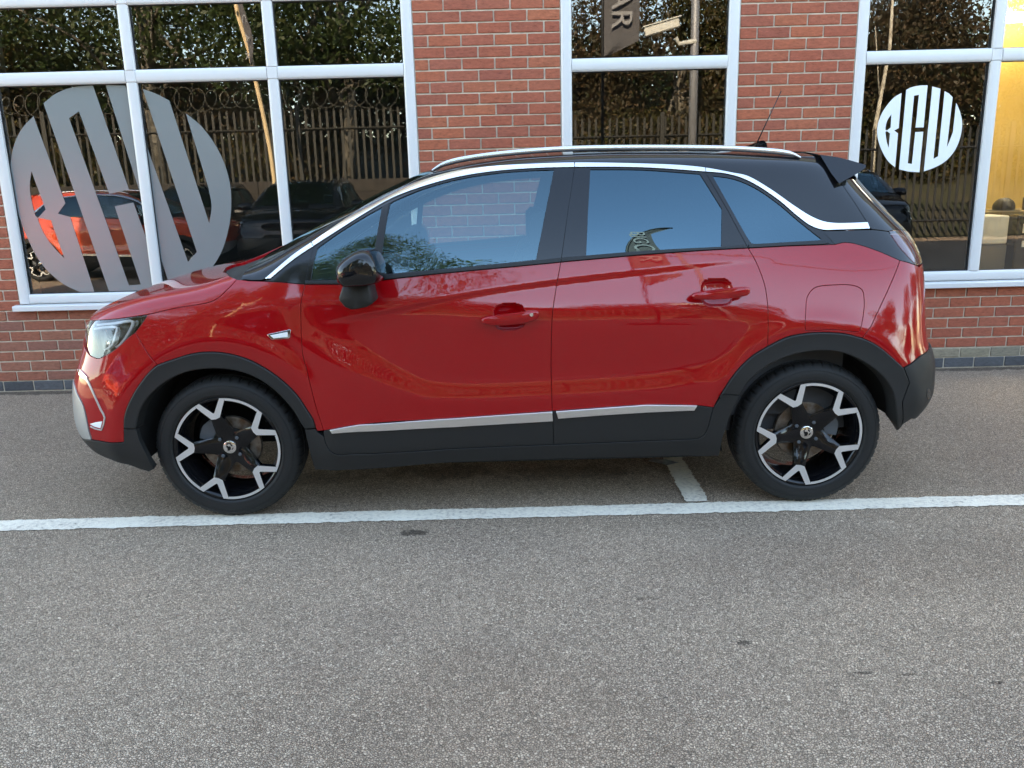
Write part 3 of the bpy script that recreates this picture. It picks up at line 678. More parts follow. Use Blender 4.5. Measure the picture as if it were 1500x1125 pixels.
inner_ribbon('lamp_bezel',[(197,469),(189,484),(179,497)],[5,5,3],mt['lamp_in'],-.022)
for s in (1,-1):
    for a,b,r,mm in ((146,491,.040,'bright'),(144,506,.026,'chrome')):
        h=H3([(a,b)])[0]; c=h+np.array([.030,.035,0]); mb=MB(); pr=[(.0,r*.2),(-.006,r*.62),(-.012,r*.8),(-.006,r*.98),(.012,r),(.03,r)]
        d=np.array([-.55,-.83,-.05]); d/=np.linalg.norm(d)
        tb=[c-d*p[0] for p in pr]; mb.tube([(q[0],s*q[1],q[2]) for q in tb],[p[1] for p in pr],24); mb.obj('projector_lens',mt[mm],car,auto=40)
# fog lamp surround
ribbon('fog_surround',[(119,545),(127.5,556),(138,578),(148,600),(153.8,611.6),(152,622),(149,630),(140,628),(132.8,624.5)],[4,3,2.4,2.2,2.2,2.2,2,1.7,1.7],mt['silver'],car,off=.004)
panel('fog_lamp',UV([(131.5,621),(140,618.5),(150,617),(147.5,627.5),(138,625)]),mt['led'],car,off=.002,gap=.0005,du=.01,da=.01)
panel('bumper_chrome',UV([(114.5,541),(119,541.5),(125,548),(129.5,553.5),(126,556),(119,551)]),mt['bright'],car,off=.006,gap=0,du=.01,da=.01)
panel('rear_reflector',UV([(1355.5,569),(1359.5,569),(1360,582),(1356.5,585),(1354.5,580)]),mt['smoke'],car,off=.010,gap=0,du=.01,da=.01)
# closed dark body behind the panels, wheel housings, floor
core=UV(spl([(197,488),(230.6,536)])+FA[::-1][1:]+[(470,640),(480,668),(640,664),(1040,650),(1045,599)]+RA[::-1]+RA2[::-1]+RA3[::-1]+[(1345,515),(1338,400),(1280,375),(1223,366),(1096,370),(821,392),(696,404),(558,419),(447,424),(383,418),(350,416),(306,450),(216.7,468)])
panel('inner_body',core,mt['liner'],car,off=-.055,gap=.0,depth=.002,du=.05,da=.04)
LN=mt['liner']
for s in (1,-1):
    for ax,a0,a1 in ((-1.254,-10,190),(1.296,6,190)):
        mb=MB(); n=40; y0,y1=s*-.868,s*-.50
        ar=[math.radians(a0+(a1-a0)*i/n) for i in range(n+1)]
        for a in ar:
            for y in (y0,y1): mb.V.append((ax+.392*math.cos(a),y,.33+.392*math.sin(a)))
        mb.F=[(2*i,2*i+2,2*i+3,2*i+1) for i in range(n)]; mb.obj('wheel_liner',LN,car,smooth=True)
fl=MB(); fl.box((-.84,-.80,.225),(.88,.80,.30)).box((-1.95,-.48,.24),(-.84,.48,.62)).box((.88,-.46,.33),(1.85,.46,.72)).box((-1.9,-.70,.27),(-1.70,.70,.34)).box((1.70,-.60,.46),(1.80,.60,.60))
fl.box((1.25,-.62,.29),(1.34,.62,.36)).box((-1.30,-.62,.29),(-1.21,.62,.35)); fl.obj('underbody',LN,car)
[MB().box((-.86,min(s*.845,s*.80),.235),(.90,max(s*.845,s*.80),.30)).obj('sill_flange',LN,car) for s in (-1,1)]
# cabin: floor, doors trims, dashboard, seats, wheel
CB=mt['cabin']
cab=MB(); cab.box((-1.0,-.74,.32),(1.55,.70,.40)).box((-1.12,-.70,.40),(-.70,.70,1.0)); cab.obj('cabin_floor',CB,car)
for s in (1,-1):
    MB().box((-.85,min(s*.77,s*.735),.40),(1.45,max(s*.77,s*.735),.985)).obj('door_trim',CB,car)
dash=MB(); prof=[(-1.12,.96),(-1.05,1.005),(-.75,1.03),(-.62,.99),(-.60,.93),(-.66,.80),(-.70,.55),(-1.12,.55)]
dash.prism(prof,-.72,.72); dash.obj('dashboard',CB,car,auto=40)
st=MB(); cc=np.array([-.47,.36,.90]); a1=np.array([0,1,0.]); a2=np.array([.42,0,.907]);
st.tube([cc+(a1*math.cos(t)+a2*math.sin(t))*.185 for t in np.linspace(0,2*PI,40)],.015,8,False); st.tube([cc,cc+np.array([-.2,0,.09])],.03,8)
st.tube([cc-a1*.18,cc+a1*.18],.014,6); st.obj('steering_wheel',CB,car,smooth=True)
def seat(x,y,w=.50):
    m=MB(); m.rbox((x,y,.50),(.26,w/2,.09),.03)
    bk=[(x+.20,.50),(x+.13,.52),(x+.22,.80),(x+.345,1.10),(x+.40,1.12),(x+.45,1.09),(x+.38,.80),(x+.31,.52)]
    m.prism(bk,y-w/2+.01,y+w/2-.01); o=m.obj('seat',mt['seat'],car,auto=45)
    h=MB(); h.rbox((x+.43,y,1.205),(.05,.12,.085),.025); h.tube([(x+.41,y-.05,1.06),(x+.42,y-.05,1.16)],.006,6); h.tube([(x+.41,y+.05,1.06),(x+.42,y+.05,1.16)],.006,6); h.obj('headrest',mt['seat'],o)
seat(-.28,-.37); seat(-.28,.37); 
m=MB(); m.rbox((.72,0,.50),(.25,.66,.09),.03); m.prism([(.90,.5),(1.02,1.02),(1.08,1.05),(1.14,1.03),(1.06,.5)],-.66,.66); rs=m.obj('rear_seat',mt['seat'],car,auto=45)
for y in (-.42,.42): MB().rbox((1.13,y,1.10),(.045,.12,.07),.02).obj('headrest',mt['seat'],rs)
rv=MB(); rv.rbox((-.52,0,1.335),(.014,.12,.035),.01); rv.tube([(-.52,0,1.36),(-.50,0,1.40)],.01,8); rv.obj('interior_mirror',CB,car)
hl=panel('headliner',[(max(-.25,min(u,1.35)),a) for u,a in UV(seg(CO1,640,1200))]+[on_top(1.38,-.40),on_top(1.38,0),on_top(-.25,0),on_top(-.25,-.45)],mt['headliner'],car,cross=True,off=-.03,gap=.0,depth=.001,du=.06,da=.05)
# wheels
def lathe(prof,n=96,closed=False):
    m=MB()
    for i in range(n):
        a=2*PI*i/n
        for r,y in prof: m.V.append((r*math.cos(a),y,r*math.sin(a)))
    k=len(prof)
    for i in range(n):
        for j in range(k-1): m.F.append((i*k+j,i*k+j+1,((i+1)%n)*k+j+1,((i+1)%n)*k+j))
    return m
def make_wheel(ax,delta,side,cal_ang):
    root=lathe([(.198,.10),(.190,.09),(.190,.02),(.197,-.03),(.216,-.085),(.224,-.094),(.2335,-.099),(.2375,-.097),(.2370,-.090)],96).obj('wheel',mt['rim_black'],car,smooth=True)
    root.location=(ax,side*-.745,.322)
    if side<0: root.rotation_euler=(0,0,PI)
    # tyre: outer face at y=-.108
    n=288; prof=[(.2370,-.088),(.2390,-.100),(.246,-.1058),(.262,-.1085),(.280,-.1075),(.296,-.1020),(.3075,-.0930),(.3130,-.0860),(.3180,-.0780),(.3215,-.064),(.3228,-.046),(.3165,-.044),(.3165,-.036),(.3232,-.034),(.3235,-.012),(.3170,-.010),(.3170,-.002),(.3235,0),(.3235,.03),(.317,.032),(.317,.04),(.3228,.042),(.320,.07),(.311,.088),(.28,.104),(.24,.10),(.205,.09)]
    m=MB(); k=len(prof)
    for i in range(n):
        a=2*PI*i/n; slot=(i%6) in (0,); half=(i%6) in (3,)
        for j,(r,y) in enumerate(prof):
            if slot and 5<=j<=10: r-=(.0010,.0034,.0048,.0054,.0054,.0042)[j-5]
            if half and 8<=j<=9: r-=.002
            m.V.append((r*math.cos(a),y,r*math.sin(a)))
    for i in range(n):
        for j in range(k-1): m.F.append((i*k+j,i*k+j+1,((i+1)%n)*k+j+1,((i+1)%n)*k+j))
    ty=m.obj('tyre',mt['tyre'],root,auto=28)
    # raised rings on the side wall
    rg=lathe([(.2505,-.1065),(.2510,-.1088),(.2522,-.1090),(.2530,-.1072)],128); rg.obj('tyre_ring',mt['tyre'],root,smooth=True); lathe([(.2880,-.1052),(.2885,-.1068),(.2895,-.1064),(.2900,-.1045)],128).obj('tyre_ring',mt['tyre'],root,smooth=True)
    R=.2355; D0=math.radians(delta)
    def pol(r,a): return (r*R*math.cos(a),r*R*math.sin(a))
    fy=-.099
    for k5 in range(5):
        t=math.radians(36+72*k5)+D0
        # black spoke from hub to fork
        P=[];
        for r,w,y in ((.20,.44,-.062),(.34,.30,-.070),(.50,.19,-.086),(.66,.115,-.0965),(.70,.02,-.0955)):
            for s in (-1,1): P.append((r,s*w*.5/max(r,.1),y))
        m=MB(); V=[]
        for r,w,y in ((.16,.22,-.060),(.30,.165,-.066),(.45,.135,-.082),(.60,.110,-.095),(.66,.098,-.0965)):
            for s in (-1,-.55,.55,1):
                dy=.007 if abs(s)==1 else 0
                c=(r*math.cos(t)-s*w*math.sin(t),r*math.sin(t)+s*w*math.cos(t)); V.append((c[0]*R,y+dy,c[1]*R))
            for s in (1,-1):
                c=(r*math.cos(t)-s*w*.8*math.sin(t),r*math.sin(t)+s*w*.8*math.cos(t)); V.append((c[0]*R,y+.045,c[1]*R))
        m.V=V
        for i in range(4):
            for j in range(6): m.F.append((i*6+j,(i+1)*6+j,(i+1)*6+(j+1)%6,i*6+(j+1)%6))
        m.F+=[tuple(range(24,30))]; m.obj('spoke',mt['rim_black'],root,auto=30)
        # machined fork
        d=math.radians
        out=[(.985,t-d(17.5)),(.625,t-d(7.6)),(.605,t),(.625,t+d(7.6)),(.985,t+d(17.5))]
        inn_=[(.985,t+d(11.5)),(.725,t+d(1.0)),(.725,t-d(1.0)),(.985,t-d(11.5))]
        lp=[pol(*q) for q in out+inn_]; n2=len(lp); m=MB()
        V=[(x,fy,z) for x,z in lp]+[(x*1.0,fy+.03,z*1.0) for x,z in lp]; 
        top=[(0,1,7,8),(1,2,6,7),(2,3,5,6),(3,4,5)]
        top=[(0,1,7,8),(1,2,6,7),(2,3,5,6),(3,4,5)]
        m.add(V,top+[(i,(i+1)%n2,(i+1)%n2+n2,i+n2) for i in range(n2)])
        me=mesh_from('spoke_fork',m.V,m.F,mats=[mt['rim_cut'],mt['rim_black']],midx=[0]*4+[1]*n2); link('spoke_fork',me,root)
        # machined arc over the large opening
        a0=t+d(17.2); a1=t+d(72-17.2); m=MB(); nn=14
        for i in range(nn+1):
            a=a0+(a1-a0)*i/nn; e=abs(2*i/nn-1)
            for r,y in ((.985,fy),(.938-.0*e,fy),(.915,fy+.012),(.90,fy+.03)): m.V.append((r*R*math.cos(a),y,r*R*math.sin(a)))
        for i in range(nn):
            for j in range(3): m.F.append((i*4+j,i*4+j+1,i*4+j+5,i*4+j+4))
        me=mesh_from('rim_arc',m.V,m.F,mats=[mt['rim_cut'],mt['rim_black']],midx=[0,1,1]*nn); link('rim_arc',me,root)
    hb=lathe([(.0,-.060),(.028,-.060),(.060,-.060),(.074,-.056),(.080,-.03),(.08,.0)],48).obj('hub',mt['rim_black'],root,auto=30)
    for k4 in range(4):
        a=math.radians(45+90*k4)+D0*.6+.12
        q=lathe([(.0105,-.0602),(.0105,-.0625),(.0125,-.0612),(.0125,-.060)],16)
        m=MB().tube([(0,-.058,0),(0,-.066,0),(0,-.068,0)],[.0085,.0085,.0065],6); o=m.obj('wheel_bolt',mt['caliper'],root,auto=30); o.location=(.054*math.cos(a),0,.054*math.sin(a))
    cc_=lathe([(0,-.069),(.024,-.069),(.0285,-.067),(.030,-.060)],40).obj('centre_cap',mt['bright'],root,auto=30)
    # black winged-beast emblem on the cap: ring plus body, wing and tail strokes
    m=MB(); z=-.0705
    for lp in ([(-.010,-.016),(.002,-.014),(.006,-.004),(.003,.005),(-.004,.003),(-.010,.008),(-.016,.004),(-.010,-.004)],[(.004,.016),(.014,.010),(.012,.002),(.006,.008)],[(.008,-.014),(.015,-.009),(.018,0),(.014,-.002),(.010,-.008)],[(-.016,.010),(-.006,.019),(-.004,.016),(-.012,.008)]):
        m.add([(x,z,y) for x,y in lp],[tuple(range(len(lp)))]); 
        m.add([(x,z+.0012,y) for x,y in lp],[])
    m.obj('cap_emblem',mt['rim_black'],cc_)
    dk=lathe([(.07,-.02),(.075,-.028),(.128,-.028),(.130,-.024),(.130,-.010),(.07,-.008)],64).obj('brake_disc',mt['disc'],root,auto=30)
    ca=math.radians(cal_ang); m=MB(); V=[]
    for y in (-.045,.03):
        for r in (.085,.150):
            for i in range(7):
                a=ca+math.radians(-24+8*i); rr=r*(1-.06*abs(i-3)/3 if r>.1 else 1); V.append((rr*math.cos(a),y,rr*math.sin(a)))
    m.V=V
    for i in range(6): m.F+= [(i,i+1,8+i,7+i),(14+i,21+i,22+i,15+i),(7+i,8+i,22+i,21+i),(i,14+i,15+i,i+1)]
    m.F+=[(0,7,21,14),(6,20,27,13)]; m.obj('brake_caliper',mt['caliper'],root,auto=30)
    return root
make_wheel(-1.254,-3.7,1,140); make_wheel(1.296,6,1,15); make_wheel(-1.254,20,-1,140); make_wheel(1.296,-10,-1,15)

# ------------------------------------------------------------------ ground
g=M('asphalt',(.2,.2,.2),.88,0,.35); b=bs(g); co=coords(g)
big=N(g,'ShaderNodeTexNoise',i_Scale=.9,i_Detail=5.,i_Roughness=.6); L(g,co,big.inputs['Vector'])
wb=N(g,'ShaderNodeTexNoise',i_Scale=70.,i_Detail=3.); L(g,co,wb.inputs['Vector'])
mixv=N(g,'ShaderNodeVectorMath',operation='MULTIPLY_ADD'); L(g,wb.outputs['Color'],mixv.inputs[0]); mixv.inputs[1].default_value=(.007,.007,.0); L(g,co,mixv.inputs[2])
v1=N(g,'ShaderNodeTexVoronoi',i_Scale=138.,i_Randomness=1.); L(g,mixv.outputs[0],v1.inputs['Vector'])
v2=N(g,'ShaderNodeTexVoronoi',feature='DISTANCE_TO_EDGE',i_Scale=138.,i_Randomness=1.); L(g,mixv.outputs[0],v2.inputs['Vector'])
stone=ramp(g,v1.outputs['Color'],[(.0,(.36,.262,.185)),(.30,(.52,.380,.272)),(.55,(.61,.447,.322)),(.80,(.68,.505,.365)),(1.,(.78,.60,.44))])
sh=N(g,'ShaderNodeSeparateColor'); L(g,v1.outputs['Color'],sh.inputs[0]); L(g,sh.outputs[1],stone.inputs[0])
edge=ramp(g,v2.outputs['Distance'],[(.0,(.14,)*3),(.07,(.58,)*3),(.18,(1,)*3)])
m1=N(g,'ShaderNodeMix',data_type='RGBA',blend_type='MULTIPLY'); m1.inputs[0].default_value=1; L(g,stone.outputs[0],m1.inputs[6]); L(g,edge.outputs[0],m1.inputs[7])
pa=ramp(g,big.outputs[0],[(.3,(.86,.84,.84)),(.5,(1.,.985,.97)),(.7,(1.10,1.06,1.03))])
m2=N(g,'ShaderNodeMix',data_type='RGBA',blend_type='MULTIPLY'); m2.inputs[0].default_value=1; L(g,m1.outputs[2],m2.inputs[6]); L(g,pa.outputs[0],m2.inputs[7])
# oil spots, tyre dirt: a few marks with a place of their own
last=m2.outputs[2]
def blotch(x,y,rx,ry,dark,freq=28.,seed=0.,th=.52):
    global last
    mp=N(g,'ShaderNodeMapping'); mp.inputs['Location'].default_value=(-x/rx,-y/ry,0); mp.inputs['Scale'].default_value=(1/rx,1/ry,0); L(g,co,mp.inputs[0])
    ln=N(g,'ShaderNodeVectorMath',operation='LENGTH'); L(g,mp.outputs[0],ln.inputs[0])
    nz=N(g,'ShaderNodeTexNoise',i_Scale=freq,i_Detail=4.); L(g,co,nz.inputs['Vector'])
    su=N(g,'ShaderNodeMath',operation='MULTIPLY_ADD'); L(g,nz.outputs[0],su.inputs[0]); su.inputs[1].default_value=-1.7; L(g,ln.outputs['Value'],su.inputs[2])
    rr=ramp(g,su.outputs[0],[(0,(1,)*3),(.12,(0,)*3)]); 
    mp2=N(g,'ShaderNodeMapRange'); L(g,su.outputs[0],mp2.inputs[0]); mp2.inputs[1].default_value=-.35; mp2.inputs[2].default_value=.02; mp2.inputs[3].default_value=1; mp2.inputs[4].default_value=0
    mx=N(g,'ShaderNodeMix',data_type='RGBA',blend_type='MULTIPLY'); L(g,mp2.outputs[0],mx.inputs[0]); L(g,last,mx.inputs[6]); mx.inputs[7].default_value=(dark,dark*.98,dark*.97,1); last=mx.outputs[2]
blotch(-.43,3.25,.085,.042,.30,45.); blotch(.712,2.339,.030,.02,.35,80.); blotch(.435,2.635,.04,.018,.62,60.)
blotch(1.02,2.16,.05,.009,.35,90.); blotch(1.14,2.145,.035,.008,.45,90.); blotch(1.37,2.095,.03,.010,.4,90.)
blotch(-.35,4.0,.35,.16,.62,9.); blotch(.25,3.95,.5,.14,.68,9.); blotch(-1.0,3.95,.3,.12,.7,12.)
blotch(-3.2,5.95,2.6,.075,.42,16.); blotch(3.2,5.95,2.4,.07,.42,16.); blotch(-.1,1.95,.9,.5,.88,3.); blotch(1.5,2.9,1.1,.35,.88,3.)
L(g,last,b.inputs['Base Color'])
hgt=N(g,'ShaderNodeMath',operation='MULTIPLY_ADD'); e2=ramp(g,v2.outputs['Distance'],[(0,(0,)*3),(.35,(1,)*3)]); L(g,e2.outputs[0],hgt.inputs[0]); hgt.inputs[1].default_value=1.; 
sm=N(g,'ShaderNodeMath',operation='MULTIPLY'); L(g,sh.outputs[0],sm.inputs[0]); sm.inputs[1].default_value=.8; L(g,sm.outputs[0],hgt.inputs[2])
bp=N(g,'ShaderNodeBump',i_Strength=1.,i_Distance=.005); L(g,hgt.outputs[0],bp.inputs['Height']); L(g,bp.outputs[0],b.inputs['Normal'])
struct('ground',mesh_from('ground',[(-150,-150,0),(150,-150,0),(150,100,0),(-150,100,0)],[(0,1,2,3)],g))
# painted bay lines with ragged, worn edges
lp=M('worn_white_road_paint',(.72,.74,.72),.7); co2=coords(lp)
n1=N(lp,'ShaderNodeTexNoise',i_Scale=55.,i_Detail=6.,i_Roughness=.65); L(lp,co2,n1.inputs['Vector']); n2=N(lp,'ShaderNodeTexNoise',i_Scale=3.,i_Detail=3.); L(lp,co2,n2.inputs['Vector'])
ad=N(lp,'ShaderNodeMath',operation='MULTIPLY_ADD'); L(lp,n2.outputs[0],ad.inputs[0]); ad.inputs[1].default_value=.55; L(lp,n1.outputs[0],ad.inputs[2])
cr=ramp(lp,ad.outputs[0],[(.54,(.27,.215,.165)),(.64,(.61,.53,.43)),(.80,(.78,.69,.555)),(.98,(.84,.75,.60))]); L(lp,cr.outputs[0],bs(lp).inputs['Base Color'])
vv=N(lp,'ShaderNodeTexVoronoi',i_Scale=138.); L(lp,co2,vv.inputs['Vector']); bb=N(lp,'ShaderNodeBump',i_Strength=.7,i_Distance=.0022); L(lp,vv.outputs['Distance'],bb.inputs['Height']); L(lp,bb.outputs[0],bs(lp).inputs['Normal'])
def line(x0,y0,x1,y1,w,seed):
    rnd=random.Random(seed); n=int(math.hypot(x1-x0,y1-y0)/.006); V=[];Fc=[]; d=np.array([x1-x0,y1-y0]); d/=np.linalg.norm(d); nr=np.array([-d[1],d[0]])
    e=[0.,0.]
    for i in range(n+1):
        c=np.array([x0,y0])+(np.array([x1,y1])-np.array([x0,y0]))*i/n
        for k in (0,1):
            e[k]=e[k]*.72+rnd.gauss(0,.0022)
        a=c+nr*(w/2+e[0]); q=c-nr*(w/2+e[1]); V+=[(a[0],a[1],.004),(q[0],q[1],.004)]
        if i: Fc.append((2*i-2,2*i-1,2*i+1,2*i))
    return V,Fc
o=struct('painted_line',mesh_from('painted_line',*line(-9,3.434,9,3.434,.118,3),lp)); 
o=struct('painted_line',mesh_from('painted_line',*line(.825,3.50,.84,5.93,.104,5),lp)); o.location.z=.004
# ------------------------------------------------------------------ showroom building
BX0,BX1=-9.,9.5; WY=6.0; BH=7.4
def brick_mat(name,cols,seedv):
    m=M(name,cols[0],.85,0,.3); c=coords(m); oi=N(m,'ShaderNodeObjectInfo')
    mp=N(m,'ShaderNodeVectorMath',operation='ADD'); 
    sc=N(m,'ShaderNodeVectorMath',operation='SCALE'); L(m,oi.outputs['Location'],sc.inputs[0]); sc.inputs['Scale'].default_value=13.7
    L(m,c,mp.inputs[0]); L(m,sc.outputs[0],mp.inputs[1])
    mps=N(m,'ShaderNodeMapping'); mps.inputs['Scale'].default_value=(1,1,2.6); L(m,mp.outputs[0],mps.inputs[0])
    n=N(m,'ShaderNodeTexNoise',i_Scale=30.,i_Detail=7.,i_Roughness=.68); L(m,mps.outputs[0],n.inputs['Vector'])
    r=ramp(m,oi.outputs['Random'],[(i/(len(cols)-1),cc) for i,cc in enumerate(cols)])
    r2=ramp(m,n.outputs[0],[(.28,(.55,.50,.52)),(.44,(.88,.86,.86)),(.60,(1.06,1.05,1.05)),(.80,(1.55,1.6,1.6))])
    mx=N(m,'ShaderNodeMix',data_type='RGBA',blend_type='MULTIPLY'); mx.inputs[0].default_value=1; L(m,r.outputs[0],mx.inputs[6]); L(m,r2.outputs[0],mx.inputs[7]); L(m,mx.outputs[2],bs(m).inputs['Base Color'])
    bp=N(m,'ShaderNodeBump',i_Strength=.9,i_Distance=.0035); L(m,n.outputs[0],bp.inputs['Height']); L(m,bp.outputs[0],bs(m).inputs['Normal'])
    return m
BRK=brick_mat('red_rustic_brick',[(0.378,0.104,0.060),(0.405,0.116,0.065),(0.352,0.104,0.064),(0.431,0.123,0.063),(0.378,0.114,0.070),(0.396,0.107,0.060),(0.334,0.097,0.062),(0.458,0.141,0.070)],0)
BRKD=brick_mat('weathered_low_brick',[(0.290,0.106,0.072),(0.334,0.114,0.069),(0.264,0.114,0.084),(0.370,0.136,0.079),(0.299,0.097,0.065)],1)
BRKG=brick_mat('lichened_brick',[(0.264,0.229,0.158),(0.299,0.246,0.176),(0.229,0.202,0.150)],2)
BRKP=brick_mat('blue_grey_plinth_brick',[(0.088,0.088,0.092),(0.106,0.106,0.110),(0.075,0.075,0.078)],3)
MOR=noise_bump(vary(M('mortar',(.54,.45,.34),.95),(.46,.38,.29),(.63,.53,.41),14.,6),130,.8,.003)
bld=thing('showroom_building','red brick showroom with white framed windows behind the parked car','building',(0,6.0,0))
WINS=[(-3.56,-.612,.605,3.75),(.388,1.602,.605,3.75),(2.40,5.33,.605,3.75),(-7.4,-4.45,.605,3.75),(6.2,9.1,.605,3.75)]
# backing wall (mortar face) with window openings
mw=MB(); xs=sorted([BX0,BX1]+[w[0] for w in WINS]+[w[1] for w in WINS]); y0,y1=.006,.30
ws=sorted(WINS); px_=BX0
for w in ws:
    mw.box((px_,y0,-.05),(w[0],y1,BH)); mw.box((w[0],y0,-.05),(w[1],y1,w[2])); mw.box((w[0],y0,w[3]),(w[1],y1,BH)); px_=w[1]
mw.box((px_,y0,-.05),(BX1,y1,BH)); o=mw.obj('mortar_wall',MOR,bld); o['kind']='stuff'
shell=MB(); shell.box((BX0,.30,-.05),(BX0+.3,9,BH)).box((BX1-.3,.30,-.05),(BX1,9,BH)).box((BX0,8.7,-.05),(BX1,9,BH)); shell.obj('side_walls',BRKD,bld)['kind']='stuff'
MB().box((BX0-.15,-.22,BH),(BX1+.15,9.1,BH+.22)).obj('flat_roof',mt['upvc'],bld)
# bricks
PZ=.0806-.075   # bottom of plinth course
def xoff(course,x):
    """horizontal phase of the bond: measured at four places along the wall"""
    z=.0806+.075*(course-1)
    if z>1.45: base=-.3993 if x<1.3 else 1.7212
    else: base=-3.6713 if x<0 else 3.1036
    k={-.3993:0,1.7212:1,-3.6713:1,3.1036:1}[base]
    return base,k
courses=int(4.3/.075)
cube={}
def brick_mesh(w,h,d,kind):
    key=(round(w,3),round(h,3),kind)
    if key not in cube:
        m=MB(); m.rbox((0,0,0),(w/2,d/2,h/2),.0032); cube[key]=m.mesh('brick',{'r':BRK,'d':BRKD,'g':BRKG,'p':BRKP}[kind])
    return cube[key]
rnd=random.Random(11); cand=[]
for c in range(0,courses):
    z=PZ+.075*c+.0375
    # bed levels: zo=2.5556 for pillar bed0
    segs=[(BX0,BX1)]
    for w in WINS:
        if w[2]-.01<z<w[3]+.02:
            ns=[]
            for a,b_ in segs:
                if w[0]>a and w[0]<b_: ns.append((a,w[0])); 
                if w[1]>a and w[1]<b_: ns.append((w[1],b_))
                if not(a<w[0]<b_ or a<w[1]<b_): ns.append((a,b_))
            segs=ns
    for a,b_ in segs:
        mid=(a+b_)/2
        # joints
        def joints(base,par): 
            off=base+(.1125 if (c+par)%2 else 0); k0=math.floor((a-off)/.225); return [off+.225*k for k in range(k0,k0+int((b_-a)/.225)+3)]
        js=[]
        if z>.62:
            base,par=( -.3993,0) if mid<.5 else (1.7212,1)
            if mid<-3: base,par=(-3.6713,1)
            js=joints(base,par)
        else:
            js=[j for j in joints(-3.6713,1) if j<-.5]; j3=[j for j in joints(3.1036,1) if j>=-.5+.1]
            if js and j3 and j3[0]-js[-1]<.16: js.pop()
            js+=j3
        js=[a]+[j for j in js if a+.035<j<b_-.035]+[b_]
        for x0,x1 in zip(js,js[1:]):
            ww=x1-x0
            while ww>.36: cand.append((x0,x0+.225,z,c)); x0+=.225; ww=x1-x0
            cand.append((x0,x1,z,c))
def seen(x0,x1,z):
    P=np.array([(x0+x1)/2,6.,z])-[0,0,CAM_H]; d=P@CF; px=750+CAM_F*(P@CR)/d; py=562.5-CAM_F*(P@CU)/d
    s=0
    if -30<px<1530 and -20<py<600: s=1
    hid=(215<px<1350 and py>262) or (640<px<1230 and py>236) or (130<px<1360 and py>400)
    if s and not hid: s=3
    elif s and 600<px<830 and 236<py<420: s=2
    return s,px,py
cand2=[]
for x0,x1,z,c in cand:
    s,px,py=seen(x0,x1,z); cand2.append((s,-abs(px-750),x0,x1,z,c))
cand2.sort(key=lambda t:(-t[0],-t[1]))
stuff=MB(); nb=0
ORG=[]
for s,_,x0,x1,z,c in cand2:
    w=max(x1-x0-.010,.02)+rnd.uniform(-.0015,.0015); h=.0655+rnd.uniform(-.0012,.0012); x=(x0+x1)/2; dz=rnd.uniform(-.0010,.0010)
    kind='p' if c==0 else 'g' if (c==1 and x>2.2) else 'd' if (c<=7 and x<1.4) or c==1 else 'r'
    if c==0: h=.070
    proud=rnd.uniform(0,.0022)
    if s>=2 and nb<298:
        w=round(w*200)/200-.0001*0; o=link('brick',brick_mesh(w,round(h,3),.10,kind),bld,(x,.050-proud,z+dz)); o.rotation_euler=(0,rnd.gauss(0,.004),0); nb+=1
    else: stuff.rbox((x,.050-proud,z+dz),(w/2,.05,h/2),.003)
o=stuff.obj('brick_infill',BRK,bld); o['kind']='stuff'
# windows
UP=mt['upvc']
def bar(m,a,b_,y0=-.010+.0,y1=.05,e=.012,axis='z'):
    """frame member with chamfered, stepped face: a=(x0,z0) b=(x1,z1); face towards -y"""
    x0,z0=a;x1,z1=b_
    if axis=='z': # vertical member: profile in x,y
        pr=[(x0,y1),(x0,y0+.010),(x0+.004,y0+.006),(x0+e*.9,y0+.002),(x0+e*1.4,y0),(x1-e*1.4,y0),(x1-e*.9,y0+.002),(x1-.004,y0+.006),(x1,y0+.010),(x1,y1)]
        n=len(pr); V=[(p[0],p[1],z0) for p in pr]+[(p[0],p[1],z1) for p in pr]
        m.add(V,[(i,(i+1)%n,(i+1)%n+n,i+n) for i in range(n)]+[tuple(range(n))[::-1],tuple(range(n,2*n))])
    else:
        pr=[(z0,y1),(z0,y0+.010),(z0+.004,y0+.006),(z0+e*.9,y0+.002),(z0+e*1.4,y0),(z1-e*1.4,y0),(z1-e*.9,y0+.002),(z1-.004,y0+.006),(z1,y0+.010),(z1,y1)]
        n=len(pr); V=[(x0,p[1],p[0]) for p in pr]+[(x1,p[1],p[0]) for p in pr]
        m.add(V,[(i,i+n,(i+1)%n+n,(i+1)%n) for i in range(n)]+[tuple(range(n)),tuple(range(n,2*n))[::-1]])
FW=.072; GY=.033
